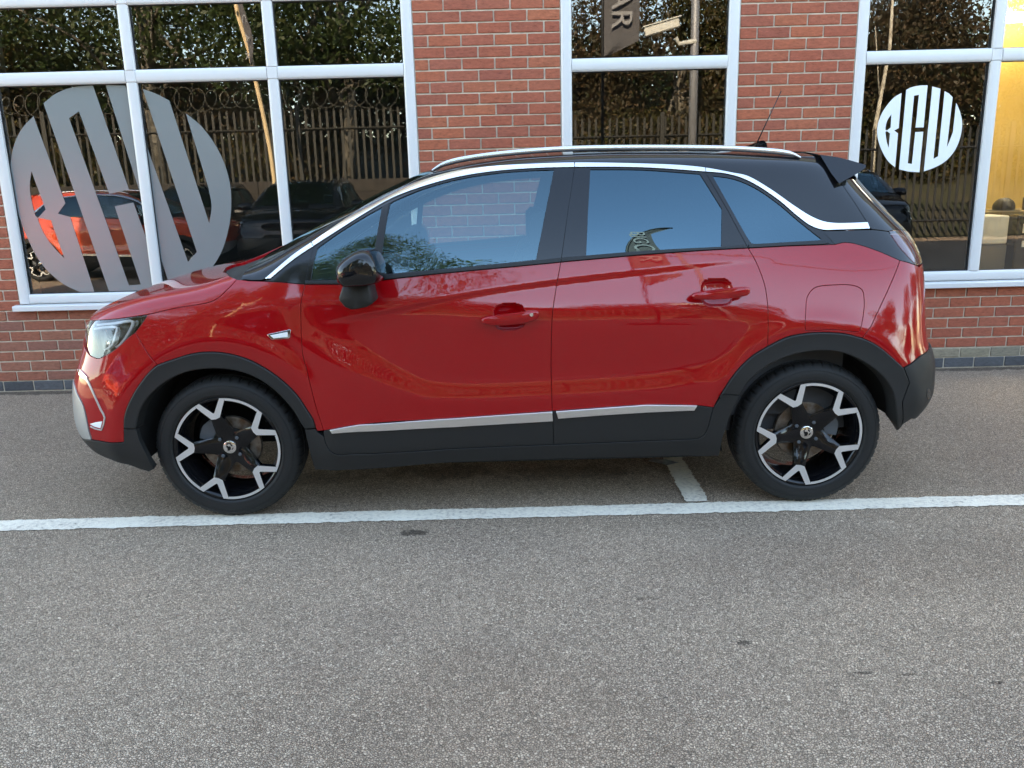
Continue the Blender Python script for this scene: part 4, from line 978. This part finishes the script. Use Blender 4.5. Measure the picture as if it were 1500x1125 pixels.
for wi,(x0,x1,z0,z1) in enumerate(WINS):
    wide=x1-x0>2; cols_=[x0]; 
    mull=[x0+.94+.07/2+.0,x0+1.975] if wide else []
    if wi==2: mull=[3.368,4.33]
    if wi==0: mull=[-2.550,-1.583]
    zf=.655; rails=[(2.150,2.234),(2.645,2.730)]
    fr=MB()
    # outer frame
    bar(fr,(x0+.002,zf),(x0+FW+.002,z1-.002)); bar(fr,(x1-FW-.002,zf),(x1-.002,z1-.002))
    bar(fr,(x0+FW+.004,zf),(x1-FW-.004,.722),axis='x',y0=-.008); bar(fr,(x0+FW+.004,z1-.07),(x1-FW-.004,z1-.004),axis='x',y0=-.008)
    fo=fr.obj('window_frame',UP,bld,auto=20); fo.data.name='window_frame'
    pr=[(x0,-.052),(x0,-.052)]
    sl_=MB(); n=6; 
    prof=[(.05,z0+.002),(-.048,z0+.0),(-.056,z0+.004),(-.056,z0+.034),(-.050,z0+.040),(.045,z0+.048)]
    V=[(x0-.028,p[0],p[1]) for p in prof]+[(x1+.028,p[0],p[1]) for p in prof]; k=len(prof)
    sl_.add(V,[(i,(i+1)%k,(i+1)%k+k,i+k) for i in range(k)]+[tuple(range(k))[::-1],tuple(range(k,2*k))]); so=sl_.obj('window_sill',UP,fo,auto=30)
    bm_=[x0+FW]+sum([[m_-.036,m_+.036] for m_ in mull],[])+[x1-FW]
    for m_ in mull:
        for za,zb in ((.724,2.150),(2.234,2.645),(2.730,z1-.072)):
            q=MB(); bar(q,(m_-.036,za-.0),(m_+.036,zb),y0=-.007); q.obj('mullion',UP,fo,auto=20)
    for i in range(0,len(bm_),2):
        for ra,rb in rails:
            q=MB(); bar(q,(bm_[i]+.003,ra),(bm_[i+1]-.003 if i+1<len(bm_)-0 else bm_[i+1],rb),axis='x',y0=-.0055); q.obj('transom',UP,fo,auto=20)
    for m_ in mull:      # welded crossings
        for ra,rb in rails:
            q=MB(); q.rbox((m_,.022,(ra+rb)/2),(.0385,.0283,(rb-ra)/2-.001),.008); q.obj('frame_joint',UP,fo,auto=20)
    zz=[.722,2.150,2.234,2.645,2.730,z1-.07]
    for i in range(0,len(bm_),2):
        for j in (0,2,4):
            xa,xb,za,zb=bm_[i],bm_[i+1],zz[j],zz[j+1]
            po=mesh_from('pane',[(xa-.01,GY,za-.01),(xb+.01,GY,za-.01),(xb+.01,GY,zb+.01),(xa-.01,GY,zb+.01)],[(0,1,2,3)],mt['glass_building']); pane=link('pane',po,fo)
            gk=MB(); t=.005
            for A,B_ in (((xa,za),(xb,za+t)),((xa,zb-t),(xb,zb)),((xa,za+t),(xa+t,zb-t)),((xb-t,za+t),(xb,zb-t))): gk.box((A[0],GY-.012,A[1]),(B_[0],GY-.002,B_[1]))
            gk.obj('gasket',mt['gasket'],fo)
# window monograms
def film(name,loops_px,mat,y,holes=()):
    V=[];E_=[]
    for lp in loops_px:
        n=len(V); P=[ony(a,b_,y) for a,b_ in lp]; V+=[Vector((p[0],p[2])) for p in P]; E_+=[(n+i,n+(i+1)%len(lp)) for i in range(len(lp))]
    vc,_,fc,_,_,_=delaunay_2d_cdt(V,E_,[],0,1e-6); vc=[tuple(v) for v in vc]; A=[np.array([tuple(v) for v in V[s:e]]) for s,e in _spans(loops_px)]
    T=[f for f in fc if len(f)==3]; C=np.array([np.mean([vc[i] for i in f],axis=0) for f in T]); k=np.zeros(len(T),bool)
    for a in A: k^=inside(a,C)
    return mesh_from(name,[(v[0],y-6.0,v[1]) for v in vc],[f[::-1] for f,q in zip(T,k) if q],mat)
def _spans(l):
    s=0;o=[]
    for q in l: o.append((s,s+len(q))); s+=len(q)
    return o
def sc_(pts,ox,oy,s): return [(ox+x/s,oy+y/s) for x,y in pts]
white_film=M('white_window_vinyl',(.78,.80,.82),.35); grey_film=M('silver_grey_frosted_vinyl',(.25,.285,.295),.24,.35,.6)
noise_bump(grey_film,2.5,.06,.01)
arcs=lambda pts,step=14: spl(pts,step)
Bs=[arcs([(356,184),(290,222),(215,300),(150,400),(112,510),(106,610),(130,720),(180,830),(230,900),(290,948)])+[(320,600),(280,572),(327,545)],
    arcs([(252,405),(215,455),(195,515),(190,563)])+[(205,571),(243,540)],arcs([(190,585),(196,640),(207,700),(223,748)])+[(237,602),(206,577)]]
Cs=[arcs([(405,152),(460,125),(540,108),(625,105)])+[(583,538),(500,540),(535,203),(485,212),(420,908),(462,915),(497,587),(580,583)]+arcs([(540,1000),(430,993),(330,970)])]
Ws=[[(673,117),(757,140),(685,862),(732,835),(800,165),(845,190),(882,228),(823,740)]+arcs([(823,740),(855,665),(885,585)])[1:]+[(918,285)]+arcs([(918,285),(955,370),(978,470),(975,570),(945,690),(895,790),(810,885),(700,950),(585,992)])[1:]]
lg=[sc_(p,1270,110,7.03) for p in Bs+Cs+Ws]
def add_logo(lg,mat,nm,y): link(nm,film(nm,lg,mat,y),bld)
add_logo(lg,white_film,'window_monogram',6.0305)
B2=[arcs([(158,226),(110,275),(70,350),(50,450),(58,560),(85,680),(130,800),(195,920),(290,1010),(380,1056)])+[(446,1056),(330,700),(272,684),(308,635)],
    arcs([(148,485),(140,560),(152,640),(166,693)])+[(178,705),(215,665)],arcs([(178,712),(205,775),(250,840),(303,895)])+[(240,716),(182,705)]]
C2=[arcs([(205,165),(262,120),(340,90),(437,80)])+[(607,570),(515,592),(372,203),(325,235),(607,1022),(663,1018),(540,650),(628,632),(760,1000)]+arcs([(720,1025),(640,1052),(516,1058)])]
W2=[[(497,78),(590,82),(885,912),(927,865),(672,97)]+arcs([(672,97),(735,120),(797,152)])[1:]+[(985,730)]+arcs([(985,730),(996,650),(982,565)])[1:]+[(875,212)]+arcs([(875,212),(950,275),(1030,390),(1078,520),(1089,640),(1075,760),(1035,880),(960,980),(815,1075)])[1:]]
lg2=[sc_(p,0,100,3.214) for p in B2+C2+W2]
add_logo(lg2,grey_film,'window_monogram',6.0305)
# rooms behind the glass
DR=mt['dark_room']
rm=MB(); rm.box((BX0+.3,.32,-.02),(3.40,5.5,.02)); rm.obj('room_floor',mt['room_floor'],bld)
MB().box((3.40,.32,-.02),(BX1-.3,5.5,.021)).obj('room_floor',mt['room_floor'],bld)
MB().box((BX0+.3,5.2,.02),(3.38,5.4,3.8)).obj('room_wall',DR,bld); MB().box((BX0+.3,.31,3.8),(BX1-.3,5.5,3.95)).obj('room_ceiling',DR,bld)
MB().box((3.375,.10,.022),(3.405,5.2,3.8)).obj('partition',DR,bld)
YW=mt['yellow_wall']; MB().box((3.405,2.6,.022),(9.1,2.75,3.8)).obj('office_wall',YW,bld)
MB().box((3.4055,.10,.022),(3.4155,2.6,3.8)).obj('office_wall',YW,bld)
for i,(x,y) in enumerate(((4.35,1.15),(5.6,1.15),(4.35,2.1))):
    q=MB(); q.box((x-.30,y-.30,3.75),(x+.30,y+.30,3.79)); q.obj('ceiling_light',M('lit_ceiling_panel',(1,1,1),.5,emis=(1,.93,.80),es=4.2),bld)
a_=ony(1473,19,8.35); b_=ony(1530,31,8.35); q=MB(); q.rbox(((a_[0]+b_[0])/2,2.35,(a_[2]+b_[2])/2),((b_[0]-a_[0])/2,.05,(a_[2]-b_[2])/2),.01); q.obj('strip_light',M('lit_strip_light',(1,1,1),.5,emis=(1,.92,.72),es=4.),bld)
# ------------------------------------------------------------------ things in the office seen through the right-hand pane
def rb(name,c,h,mat,label,cat,e=.01,group=None): o=MB().rbox((0,0,0),h,e).obj(name,mat,None,auto=30); o.location=c; tag(o,label,cat,group); return o
desk=thing('office_desk','long dark office counter seen through the far right window','counter',(4.6,7.15,0)); wd=M('dark_laminate',(.035,.03,.028),.4); wt=M('brown_counter_edge',(.20,.15,.07),.5)
MB().box((-1.15,-.32,1.06),(1.2,.32,1.095)).obj('worktop',wt,desk); MB().box((-1.12,-.28,.022),(1.17,.28,1.058)).obj('front_panel',wd,desk)
rb('white_carton',(3.78,6.70,.97),(.14,.14,.11),M('white_card',(.62,.64,.60),.8),'white carton standing at the left end before the office counter','carton')
rb('grey_crate',(3.78,6.72,.62),(.15,.15,.235),M('grey_crate_plastic',(.13,.125,.11),.6),'grey crate under the white carton in the office','crate')
bx=rb('black_cabinet',(4.16,6.72,.68),(.20,.20,.40),M('black_shiny_plastic',(.02,.021,.022),.25),'black cabinet with two pale stickers below the office counter','cabinet')
for (dx,dz,w,h) in ((-.12,.30,.035,.035),(-.11,.18,.040,.024),(.10,.32,.05,.012)): MB().box((dx-w,-.205,dz-h),(dx+w,-.201,dz+h)).obj('sticker',M('sticker_white',(.75,.76,.74),.6),bx)
def ell(name,c,r,mat,label,cat,parent=None,n=20,m_=12):
    m=MB()
    for j in range(m_+1):
        ph=-PI/2+PI*j/m_
        for i in range(n): m.V.append((r[0]*math.cos(ph)*math.cos(2*PI*i/n),r[1]*math.cos(ph)*math.sin(2*PI*i/n),r[2]*math.sin(ph)))
    for j in range(m_):
        for i in range(n): m.F.append((j*n+i,j*n+(i+1)%n,(j+1)*n+(i+1)%n,(j+1)*n+i))
    o=m.obj(name,mat,parent,smooth=True); o.location=c; 
    if label: tag(o,label,cat)
    return o
bk=M('matt_black_plastic',(.012,.012,.013),.5)
def dome(name,c,r,mat,label,cat,brim=1.0):
    m=lathe([(0,r*1.25)]+[(r*math.sin(t),r*.35+r*.9*math.cos(t)) for t in np.linspace(.15,PI/2,8)]+[(r*.98,r*.1),(r*brim,0),(0,0)],28); m.V=[(x,z,y) for x,y,z in m.V]; m.F=[f[::-1] for f in m.F]
    o=m.obj(name,mat,None,auto=50); o.location=c; tag(o,label,cat); return o
dome('black_hat',(4.12,7.0,1.097),.085,bk,'small round black hat on the office counter','hat',1.5)
dome('black_bin_lid',(3.72,7.0,1.097),.17,bk,'larger black dome at the left end of the office counter','lid',1.1)
ell('orange_bag',(4.15,6.62,.13),(.17,.10,.06),M('orange_fabric',(.55,.12,.05),.8),'flat orange bag on the office floor behind the right window','bag')
# litter strip under the car
lt=mesh_from('litter_strip',[(.694,4.07,.006),(.726,4.108,.007),(.79,4.07,.013),(.845,4.03,.008),(.812,3.968,.006),(.75,4.02,.010)],[(0,5,2,1),(5,4,3,2)],vary(M('dirty_plastic_wrapper',(.35,.38,.36),.4),(.20,.21,.20),(.45,.48,.46),30.))
tag(link('litter_strip',lt),'dirty pale strip of litter lying under the car by the painted bay line','litter')

for (x,y,lab) in ((4.62,6.98,'black office chair with rounded back behind the far right window'),(5.15,7.62,'second black office chair further back in the yellow office')):
    ch=thing('office_chair',lab,'chair',(x,y,0),.4); q=MB(); q.rbox((0,0,.50),(.23,.23,.035),.02); q.obj('seat',bk,ch)
    q=MB(); q.rbox((0,.22,.92),(.21,.03,.30),.028); q.obj('backrest',bk,ch,auto=40); q=MB(); q.tube([(0,0,.06),(0,0,.48)],.025,8); [q.tube([(0,0,.09),(.27*math.cos(a),.27*math.sin(a),.04)],.018,6) for a in np.linspace(0,2*PI,6)[:5]]; q.obj('leg_base',bk,ch)

# ------------------------------------------------------------------ the yard behind the camera (seen in the glass and the paint)
def mirror_pt(a,b_,D):
    """place of a thing whose reflection in the showroom glass appears along photo point (a,b) at distance D beyond"""
    p=ony(a,b_,6.033+D); return (p[0],6.033-D,p[2])
YF=-6.4
gal=M('galvanised_palisade_steel',(.026,.024,.019),.6,.2); blk=M('black_palisade_steel',(.02,.02,.02),.5)
def palisade(x0,x1,y,h,mat,label,base=0.,step=.155,group=None,slope=0.):
    t=thing('palisade_fence',label,'fence',(x0,y,base)); L_=x1-x0
    pm=MB(); pm.prism([(-.026,.08),(.026,.08),(.026,h-.12),(.018,h-.03),(.010,h-.06),(0,h),(-.010,h-.06),(-.018,h-.03),(-.026,h-.12)],-.012,-.004); me=pm.mesh('pale',mat)
    n=int(L_/step)
    for i in range(n+1): link('pale',me,t,(i*step,0,slope*i*step))
    for z in (.35,h-.45): m=MB(); m.tube([(0,.02,z),(L_,.02,z+slope*L_)],.025,4); m.obj('rail',mat,t)
    m=MB(); m.rbox((0,.06,h/2),(.045,.03,h/2+.05),.004); me=m.mesh('post',mat)
    for i in range(int(L_/2.75)+1): link('post',me,t,(i*2.75,0,slope*i*2.75))
    return t
palisade(-15.5,-2.2,YF-.4,2.35,gal,'grey palisade fence along the left of the yard with razor wire on top',base=.75)
palisade(-2.0,5.0,YF-.9,2.35,gal,'plain grey palisade fence at the middle of the yard',base=.45)
palisade(5.1,17,YF+.4,2.3,blk,'black palisade fence at the right of the yard',base=.05)
# razor wire coil
m=MB(); pts=[]; nC=44
for i in range(nC*14+1):
    a=2*PI*i/14; x=-15.3+13*i/(nC*14)*1.0; r=.25+.05*math.sin(i*.053)+.03*math.sin(i*.021+1); pts.append((x+r*math.cos(a),YF-.4+.10*math.cos(a+1),3.30+r*math.sin(a)))
m.tube(pts,.008,4); tag(m.obj('razor_wire',M('galvanised_wire',(.10,.095,.08),.5,.4),None),'coil of razor wire along the top of the left palisade fence','wire')
tim=vary(M('dark_timber_boards',(.03,.025,.02),.9),(.022,.018,.015),(.042,.034,.027),5.)
m=MB(); 
rt=thing('retaining_wall','dark timber retaining wall below the left fence','wall',(-8.9,YF+.1,0))
for i in range(6): 
    for k in range(4): MB().rbox((-4.7+3.3*k,0,.14+.26*i),(1.645,.05,.127),.006).obj('board',tim,rt)
bank=mesh_from('bank',[(-60,YF-.1,0),(40,YF-.1,0),(40,YF-3,1.0),(-60,YF-3,1.3),(-60,YF-14,3.4),(40,YF-14,3.0),(-60,YF-40,4.0),(40,YF-40,4.0)],[(0,1,2,3),(3,2,5,4),(4,5,7,6)],vary(M('leafy_bank_soil',(.06,.06,.035),.95),(.025,.03,.012),(.05,.042,.025),1.5)); struct('bank',bank)
# leaves
def leaf_mat(name,cols):
    m=M(name,cols[0],.55,0,.4); oi=N(m,'ShaderNodeNewGeometry'); r=ramp(m,oi.outputs['Random Per Island'],[(i/(len(cols)-1),c) for i,c in enumerate(cols)]); L(m,r.outputs[0],bs(m).inputs['Base Color'])
    t=m.node_tree; tl=t.nodes.new('ShaderNodeBsdfTranslucent'); L(m,r.outputs[0],tl.inputs[0]); mx=t.nodes.new('ShaderNodeMixShader'); mx.inputs[0].default_value=.35
    L(m,bs(m).outputs[0],mx.inputs[1]); L(m,tl.outputs[0],mx.inputs[2]); L(m,mx.outputs[0],t.nodes['Material Output'].inputs[0]); return m
LG=leaf_mat('green_leaves',[(.028,.05,.012),(.036,.062,.014),(.05,.07,.018),(.02,.04,.011),(.07,.08,.022)])
LY=leaf_mat('turning_leaves',[(.05,.06,.015),(.08,.07,.018),(.10,.06,.02),(.035,.045,.012),(.075,.045,.018)])
LB_=leaf_mat('brown_leaves',[(.065,.045,.022),(.05,.04,.018),(.085,.052,.024),(.035,.038,.016),(.11,.06,.028)])
bark=noise_bump(vary(M('grey_brown_bark',(.12,.10,.08),.9),(.07,.06,.045),(.18,.16,.13),8.),40,.6,.01)
def leaves(blobs,n,size,mat,name,parent,seed,loc=(0,0,0)):
    rg=np.random.RandomState(seed); vol=np.array([b_[3]*b_[4]*b_[5] for b_ in blobs]); pick=rg.choice(len(blobs),n,p=vol/vol.sum()); B_=np.array([b_[:6] for b_ in blobs])[pick]
    d=rg.normal(size=(n,3)); d/=np.linalg.norm(d,axis=1,keepdims=True); r=rg.uniform(.15,1,n)**.45
    C=B_[:,:3]+d*r[:,None]*B_[:,3:6]*(1+.12*rg.normal(size=(n,1)))
    a=rg.normal(size=(n,3)); a/=np.linalg.norm(a,axis=1,keepdims=True); b2=np.cross(a,rg.normal(size=(n,3))); b2/=np.linalg.norm(b2,axis=1,keepdims=True)
    s=size*rg.uniform(.6,1.35,n)[:,None]; V=np.stack([C-a*s,C-b2*s*.45,C+a*s,C+b2*s*.45],1).reshape(-1,3)
    me=bpy.data.meshes.new(name); me.vertices.add(4*n); me.vertices.foreach_set('co',V.ravel()); me.loops.add(4*n); me.loops.foreach_set('vertex_index',np.arange(4*n)); me.polygons.add(n); me.polygons.foreach_set('loop_start',np.arange(n)*4); me.polygons.foreach_set('loop_total',np.full(n,4)); me.materials.append(mat); me.update(); me.validate()
    return link(name,me,parent)
def tree(x,y,z0,h,cr,label,mat,seed,n=9000,size=.11,cz=.62,lean=0,flat=.75,group=None,tr=.16):
    t=thing('tree',label,'tree',(x,y,z0),group=group); rg=random.Random(seed); m=MB()
    top_=(lean*h*.1,0,h*.75); m.tube([(0,0,-.3),(.03*h*rg.uniform(-1,1),.02*h*rg.uniform(-1,1),h*.3),top_],[tr*1.2,tr*.85,tr*.25],9)
    blobs=[]
    for i in range(15):
        a=rg.uniform(0,2*PI); rr=cr*rg.uniform(.25,.85); zz=h*cz+h*.36*rg.uniform(-1,1); e=1-abs(zz-h*cz)/(h*.6)
        p=(rr*math.cos(a)*e+lean*h*.08,rr*math.sin(a)*e,zz); m.tube([(0,0,h*rg.uniform(.25,.55)),(p[0]*.5,p[1]*.5,zz*.85),p],[tr*.4,tr*.22,tr*.06],6)
        s=cr*rg.uniform(.30,.52); blobs.append((p[0],p[1],p[2],s,s,s*flat))
    m.obj('trunk',bark,t,smooth=True); leaves(blobs,n,size,mat,'crown',t,seed); return t
tree(-8.2,-8.6,.6,9.5,4.6,'tall broad green tree overhanging the left fence',LG,21,27000,.075,.60)
tree(-3.9,-8.4,.6,10.2,4.0,'tall green tree behind the middle of the yard fence',LG,22,26000,.075,.62)
tree(-13.5,-9.5,.8,8.5,4.2,'broad green and yellow tree at the far left of the yard',LY,23,30000,.075,.55)
tree(-1.0,-11.5,1.2,5.8,2.6,'small green tree left of the camera pole',LG,24,16000,.065,.55)
tree(1.9,-11.,1.2,5.6,2.6,'brown leaved bushy tree behind the plain fence',LB_,25,18000,.065,.5)
tree(4.6,-11.,1.0,5.6,2.5,'half turned tree right of the camera pole',LY,26,18000,.065,.5)
tree(7.4,-10.5,1.0,5.9,2.9,'dark brown leaved tree behind the black fence',LB_,27,20000,.065,.5)
tree(10.6,-10.8,1.0,5.6,2.8,'brown and yellow tree behind the right end of the black fence',LB_,28,18000,.065,.5)
tree(14.5,-10.5,1.0,6.4,3.0,'wide turning tree at the far right of the yard',LY,29,18000,.07,.5)
tree(17.5,1.5,0,7.5,3.6,'round green tree beyond the right end of the showroom',LG,41,16000,.10,.52)
tree(20,7.5,0,8.,4.,'larger green tree behind the right end of the yard',LG,42,16000,.10,.52)
tree(19,-4.5,0,7.5,3.6,'turning tree at the right side of the yard',LY,43,14000,.10,.52)
rg=random.Random(5)
hb=[(rg.uniform(-18,17),YF-2.2-rg.uniform(0,2.5),1.1+rg.uniform(.2,1.4),rg.uniform(.7,1.2),.8,rg.uniform(.6,1.1)) for _ in range(46)]
leaves(hb,60000,.06,LY,'undergrowth',None,31)['kind']='stuff'
hb=[(rg.uniform(-22,20),YF-3.2-rg.uniform(0,4),2.0+rg.uniform(0,2.4)*(1 if x_ else 1),rg.uniform(1.0,1.7),1.1,rg.uniform(.8,1.3)) for x_ in range(80)]
leaves(hb,110000,.07,LB_,'thicket',None,33)['kind']='stuff'
hb=[(rg.uniform(-26,24),-16-rg.uniform(0,5),3.0+rg.uniform(0,2.2),2.4,1.8,1.7) for _ in range(46)]
leaves(hb,60000,.13,LG,'woodland',None,34)['kind']='stuff'
# bare birch
m=MB(); m.tube([(8.6,-7.9,0),(8.55,-7.9,2.4),(8.75,-7.9,4.2),(8.7,-7.9,6.5)],[.06,.05,.04,.015],8); m.tube([(8.6,-7.9,3.1),(8.3,-7.7,4.6)],[.02,.008],6); tag(m.obj('birch_trunk',vary(M('birch_bark',(.5,.45,.36),.8),(.3,.26,.2),(.6,.55,.45),9.),None,smooth=True),'thin bare pale birch behind the black fence','tree')
# camera pole
pole=thing('camera_pole','tall grey steel pole carrying a white security camera','pole',(mirror_pt(1016,150,6.033+6.)[0],-6.0,0)); gm=M('grey_painted_steel',(.22,.22,.23),.5,.3); wm=M('cream_camera_housing',(.55,.53,.47),.45)
MB().tube([(0,0,0),(-.02,0,7.4)],[.10,.075],16).obj('post',gm,pole,smooth=True)
q=MB(); q.rbox((-1.25,0,7.05),(.42,.14,.05),.03); q.obj('lamp_head',bk,pole); MB().tube([(0,0,7.0),(-.9,0,7.05)],.025,6).obj('arm',bk,pole); MB().rbox((0,0,7.42),(.30,.06,.03),.01).obj('cross_arm',bk,pole)
sc=MB(); sc.tube([(0,.05,4.12),(-.35,.1,4.07),(-.42,.12,4.19)],[.05,.04,.04],8); sc.obj('bracket',wm,pole)
q=MB(); q.rbox((0,0,0),(.36,.09,.09),.02); q.rbox((.02,0,.10),(.40,.115,.012),.004); o=q.obj('camera_housing',wm,pole); o.location=(-.72,.14,4.38); o.rotation_euler=(0,math.radians(-14),0)
# overhead wires
for k,(dy,dz) in enumerate(((0,0),(.45,-.30))):
    pts=[(pole.location.x+12.5*t,-6.0+dy+3.0*t,7.35+dz+4.6*t-1.6*t*(1-t)) for t in np.linspace(0,1,24)]; tag(MB().tube(pts,.020,5).obj('overhead_wire',bk,None),('upper' if k==0 else 'lower')+' of two black overhead wires crossing above the yard','wire')
# feather flags: dark grey sail, lettering printed through
fl_=noise_bump(M('dark_grey_flag_cloth',(.085,.082,.088),.8),3,.5,.05); tx=M('pale_flag_print',(.26,.26,.27),.8)
def text_mesh(s,size,mat,name):
    cu=bpy.data.curves.new(name,'FONT'); cu.body=s; cu.size=size; cu.align_x='CENTER'; cu.align_y='CENTER'; cu.extrude=.001; o=bpy.data.objects.new(name,cu); COL.objects.link(o)
    dg=bpy.context.evaluated_depsgraph_get(); me=bpy.data.meshes.new_from_object(o.evaluated_get(dg)); bpy.data.objects.remove(o); me.materials.clear(); me.materials.append(mat); return me
def feather(x,y,label,pole_mat,poleh,sail0,w,curve,words,rz=0.):
    t=thing('feather_flag',label,'flag',(x,y,0),rz)
    pts=[(0,0,0),(0,0,poleh*.75)]+[(curve*(1-math.cos(a))*1.0,0,poleh*.75+poleh*.25*math.sin(a)) for a in np.linspace(.15,PI/2,10)]
    MB().tube(pts,.022,8).obj('pole',pole_mat,t,smooth=True); MB().rbox((0,0,.03),(.28,.28,.03),.01).obj('base',bk,t)
    V=[];Fc=[]; n=40
    for i in range(n+1):
        s=i/n; z=sail0+(poleh-sail0)*s
        if z<poleh*.75: xp=0
        else: q_=min(1,(z-poleh*.75)/(poleh*.25)); xp=curve*(1-math.sqrt(max(0,1-q_*q_)))
        we=(w*(min(1,.05+s*9)) )*(1 if s<.8 else 1); xe=max(xp+.005, min(w+.04*s, w)) if True else 0
        xe=w*min(1,.15+s*8)+.05*math.sin(s*9) if s<.12 else w+.02*math.sin(s*7)+curve*.0
        if s>.86: xe=w+(curve-w)*((s-.86)/.14)
        for j in range(7):
            f=j/6; V.append((xp+(xe-xp)*f,.035*math.sin(f*5+s*8)*f,z))
        if i: 
            for j in range(6): Fc.append(((i-1)*7+j,(i-1)*7+j+1,i*7+j+1,i*7+j))
    me=mesh_from('sail',V,Fc,fl_,True); sail=link('sail',me,t)
    for wd_,zc,sz in words:
        for sgn in (1,-1):
            o=link('lettering',text_mesh(wd_,sz,tx,'lettering'),sail); o.location=(w*.55,sgn*.05,zc)
            # reads the right way round in the showroom glass on both faces of the printed-through cloth
            o.matrix_basis=Matrix.Translation((w*.5,sgn*.055,zc))@Matrix(((0,1,0,0),(0,0,-1,0),(-1,0,0,0),(0,0,0,1)))
    return t
feather(1.46,-.95,'dark grey feather flag with pale upright lettering beside the camera pole',bk,5.25,3.35-.15,.52,.95,[('CAR',4.0,.44),('BIG',4.72,.34)])
bf=thing('feather_flag','furled dark feather flag on a bent cream pole beyond the left window reflection','flag',(mirror_pt(405,292,11.2)[0],-5.2,0))
bx0=bf.location.x; cpm=M('cream_flag_pole',(.60,.44,.25),.5)
pp=[mirror_pt(a,b_,11.233) for a,b_ in spl([(346,-60),(346,8),(354,40),(365,75),(376,125),(388,180),(398,235),(405,292)],15)]; pp=[(p[0]-bx0,0,p[2]) for p in pp]+[(.0,0,.05)]
MB().tube(pp,[.02]*4+[.045]*(len(pp)-4),8).obj('pole',cpm,bf,smooth=True); MB().rbox((0,0,.03),(.28,.28,.03),.01).obj('base',bk,bf)
a_=spl([(348,-40),(350,12),(357,40),(364,70),(367,96)],12); b2_=spl([(352,-40),(360,12),(371,45),(375,72),(371,96)],12); k_=min(len(a_),len(b2_)); V=[]
for q in range(k_):
    for w_ in (a_[q],b2_[q]): p=mirror_pt(w_[0],w_[1],11.233); V.append((p[0]-bx0,.03 if w_ is a_[q] else .16,p[2]))
sail=link('sail',mesh_from('sail',V,[(2*q,2*q+1,2*q+3,2*q+2) for q in range(k_-1)],fl_,True),bf)
for ch,b_ in (('C',30),('A',58),('R',84)):
    p=mirror_pt(366 if b_>50 else 361,b_,11.233); o=link('lettering',text_mesh(ch,.24,tx,'lettering'),sail); o.matrix_basis=Matrix.Translation((p[0]-bx0,.17,p[2]))@Matrix(((0,.5,0,0),(0,0,-1,0),(-1,0,0,0),(0,0,0,1)))
# other parked cars: copies of the red crossover body in other paints
def copy_car(label,paint,loc,rz,scale,group=None,name='parked_car'):
    r=car.copy(); r.name=name; COL.objects.link(r); r.location=loc; r.rotation_euler=(0,0,rz); r.scale=(scale,)*3; r['label']=label
    def rec(src,par,d):
        for ch in list(src.children):
            if ch.name.startswith(('seat','headrest','interior','steering','tyre_ring','cap_emblem','wheel_bolt','light_guide')) and d>5: continue
            c=ch.copy(); COL.objects.link(c); c.parent=par
            if c.data and len(c.data.materials) and c.data.materials[0]==mt['red']:
                c.material_slots[0].link='OBJECT'; c.material_slots[0].material=paint
            elif c.data and len(c.data.materials) and c.data.materials[0]==mt['black_gloss'] and paint!=mt['navy']:
                c.material_slots[0].link='OBJECT'; c.material_slots[0].material=paint
            if paint==mt['navy'] and c.data and len(c.data.materials) and c.data.materials[0] in (mt['silver'],mt['clad']):
                c.material_slots[0].link='OBJECT'; c.material_slots[0].material=bk
            rec(ch,c,d+1)
    rec(car,r,0); return r
copy_car('orange red hatchback parked side-on at the left of the yard behind the camera',mt['orange'],(-6.6,-2.6,0),PI,.93)
s1=copy_car('black car parked nose-on to the showroom behind the camera, left of the fence corner',mt['navy'],(-3.75,-4.0,0),-PI/2,1.0)
copy_car('second black car parked beside the nose-on black car',mt['navy'],(-6.2,-5.2,0),-PI/2,.98)
copy_car('black car parked at the right of the yard behind the camera',mt['navy'],(6.25,-4.1,0),-PI/2+.1,.97)
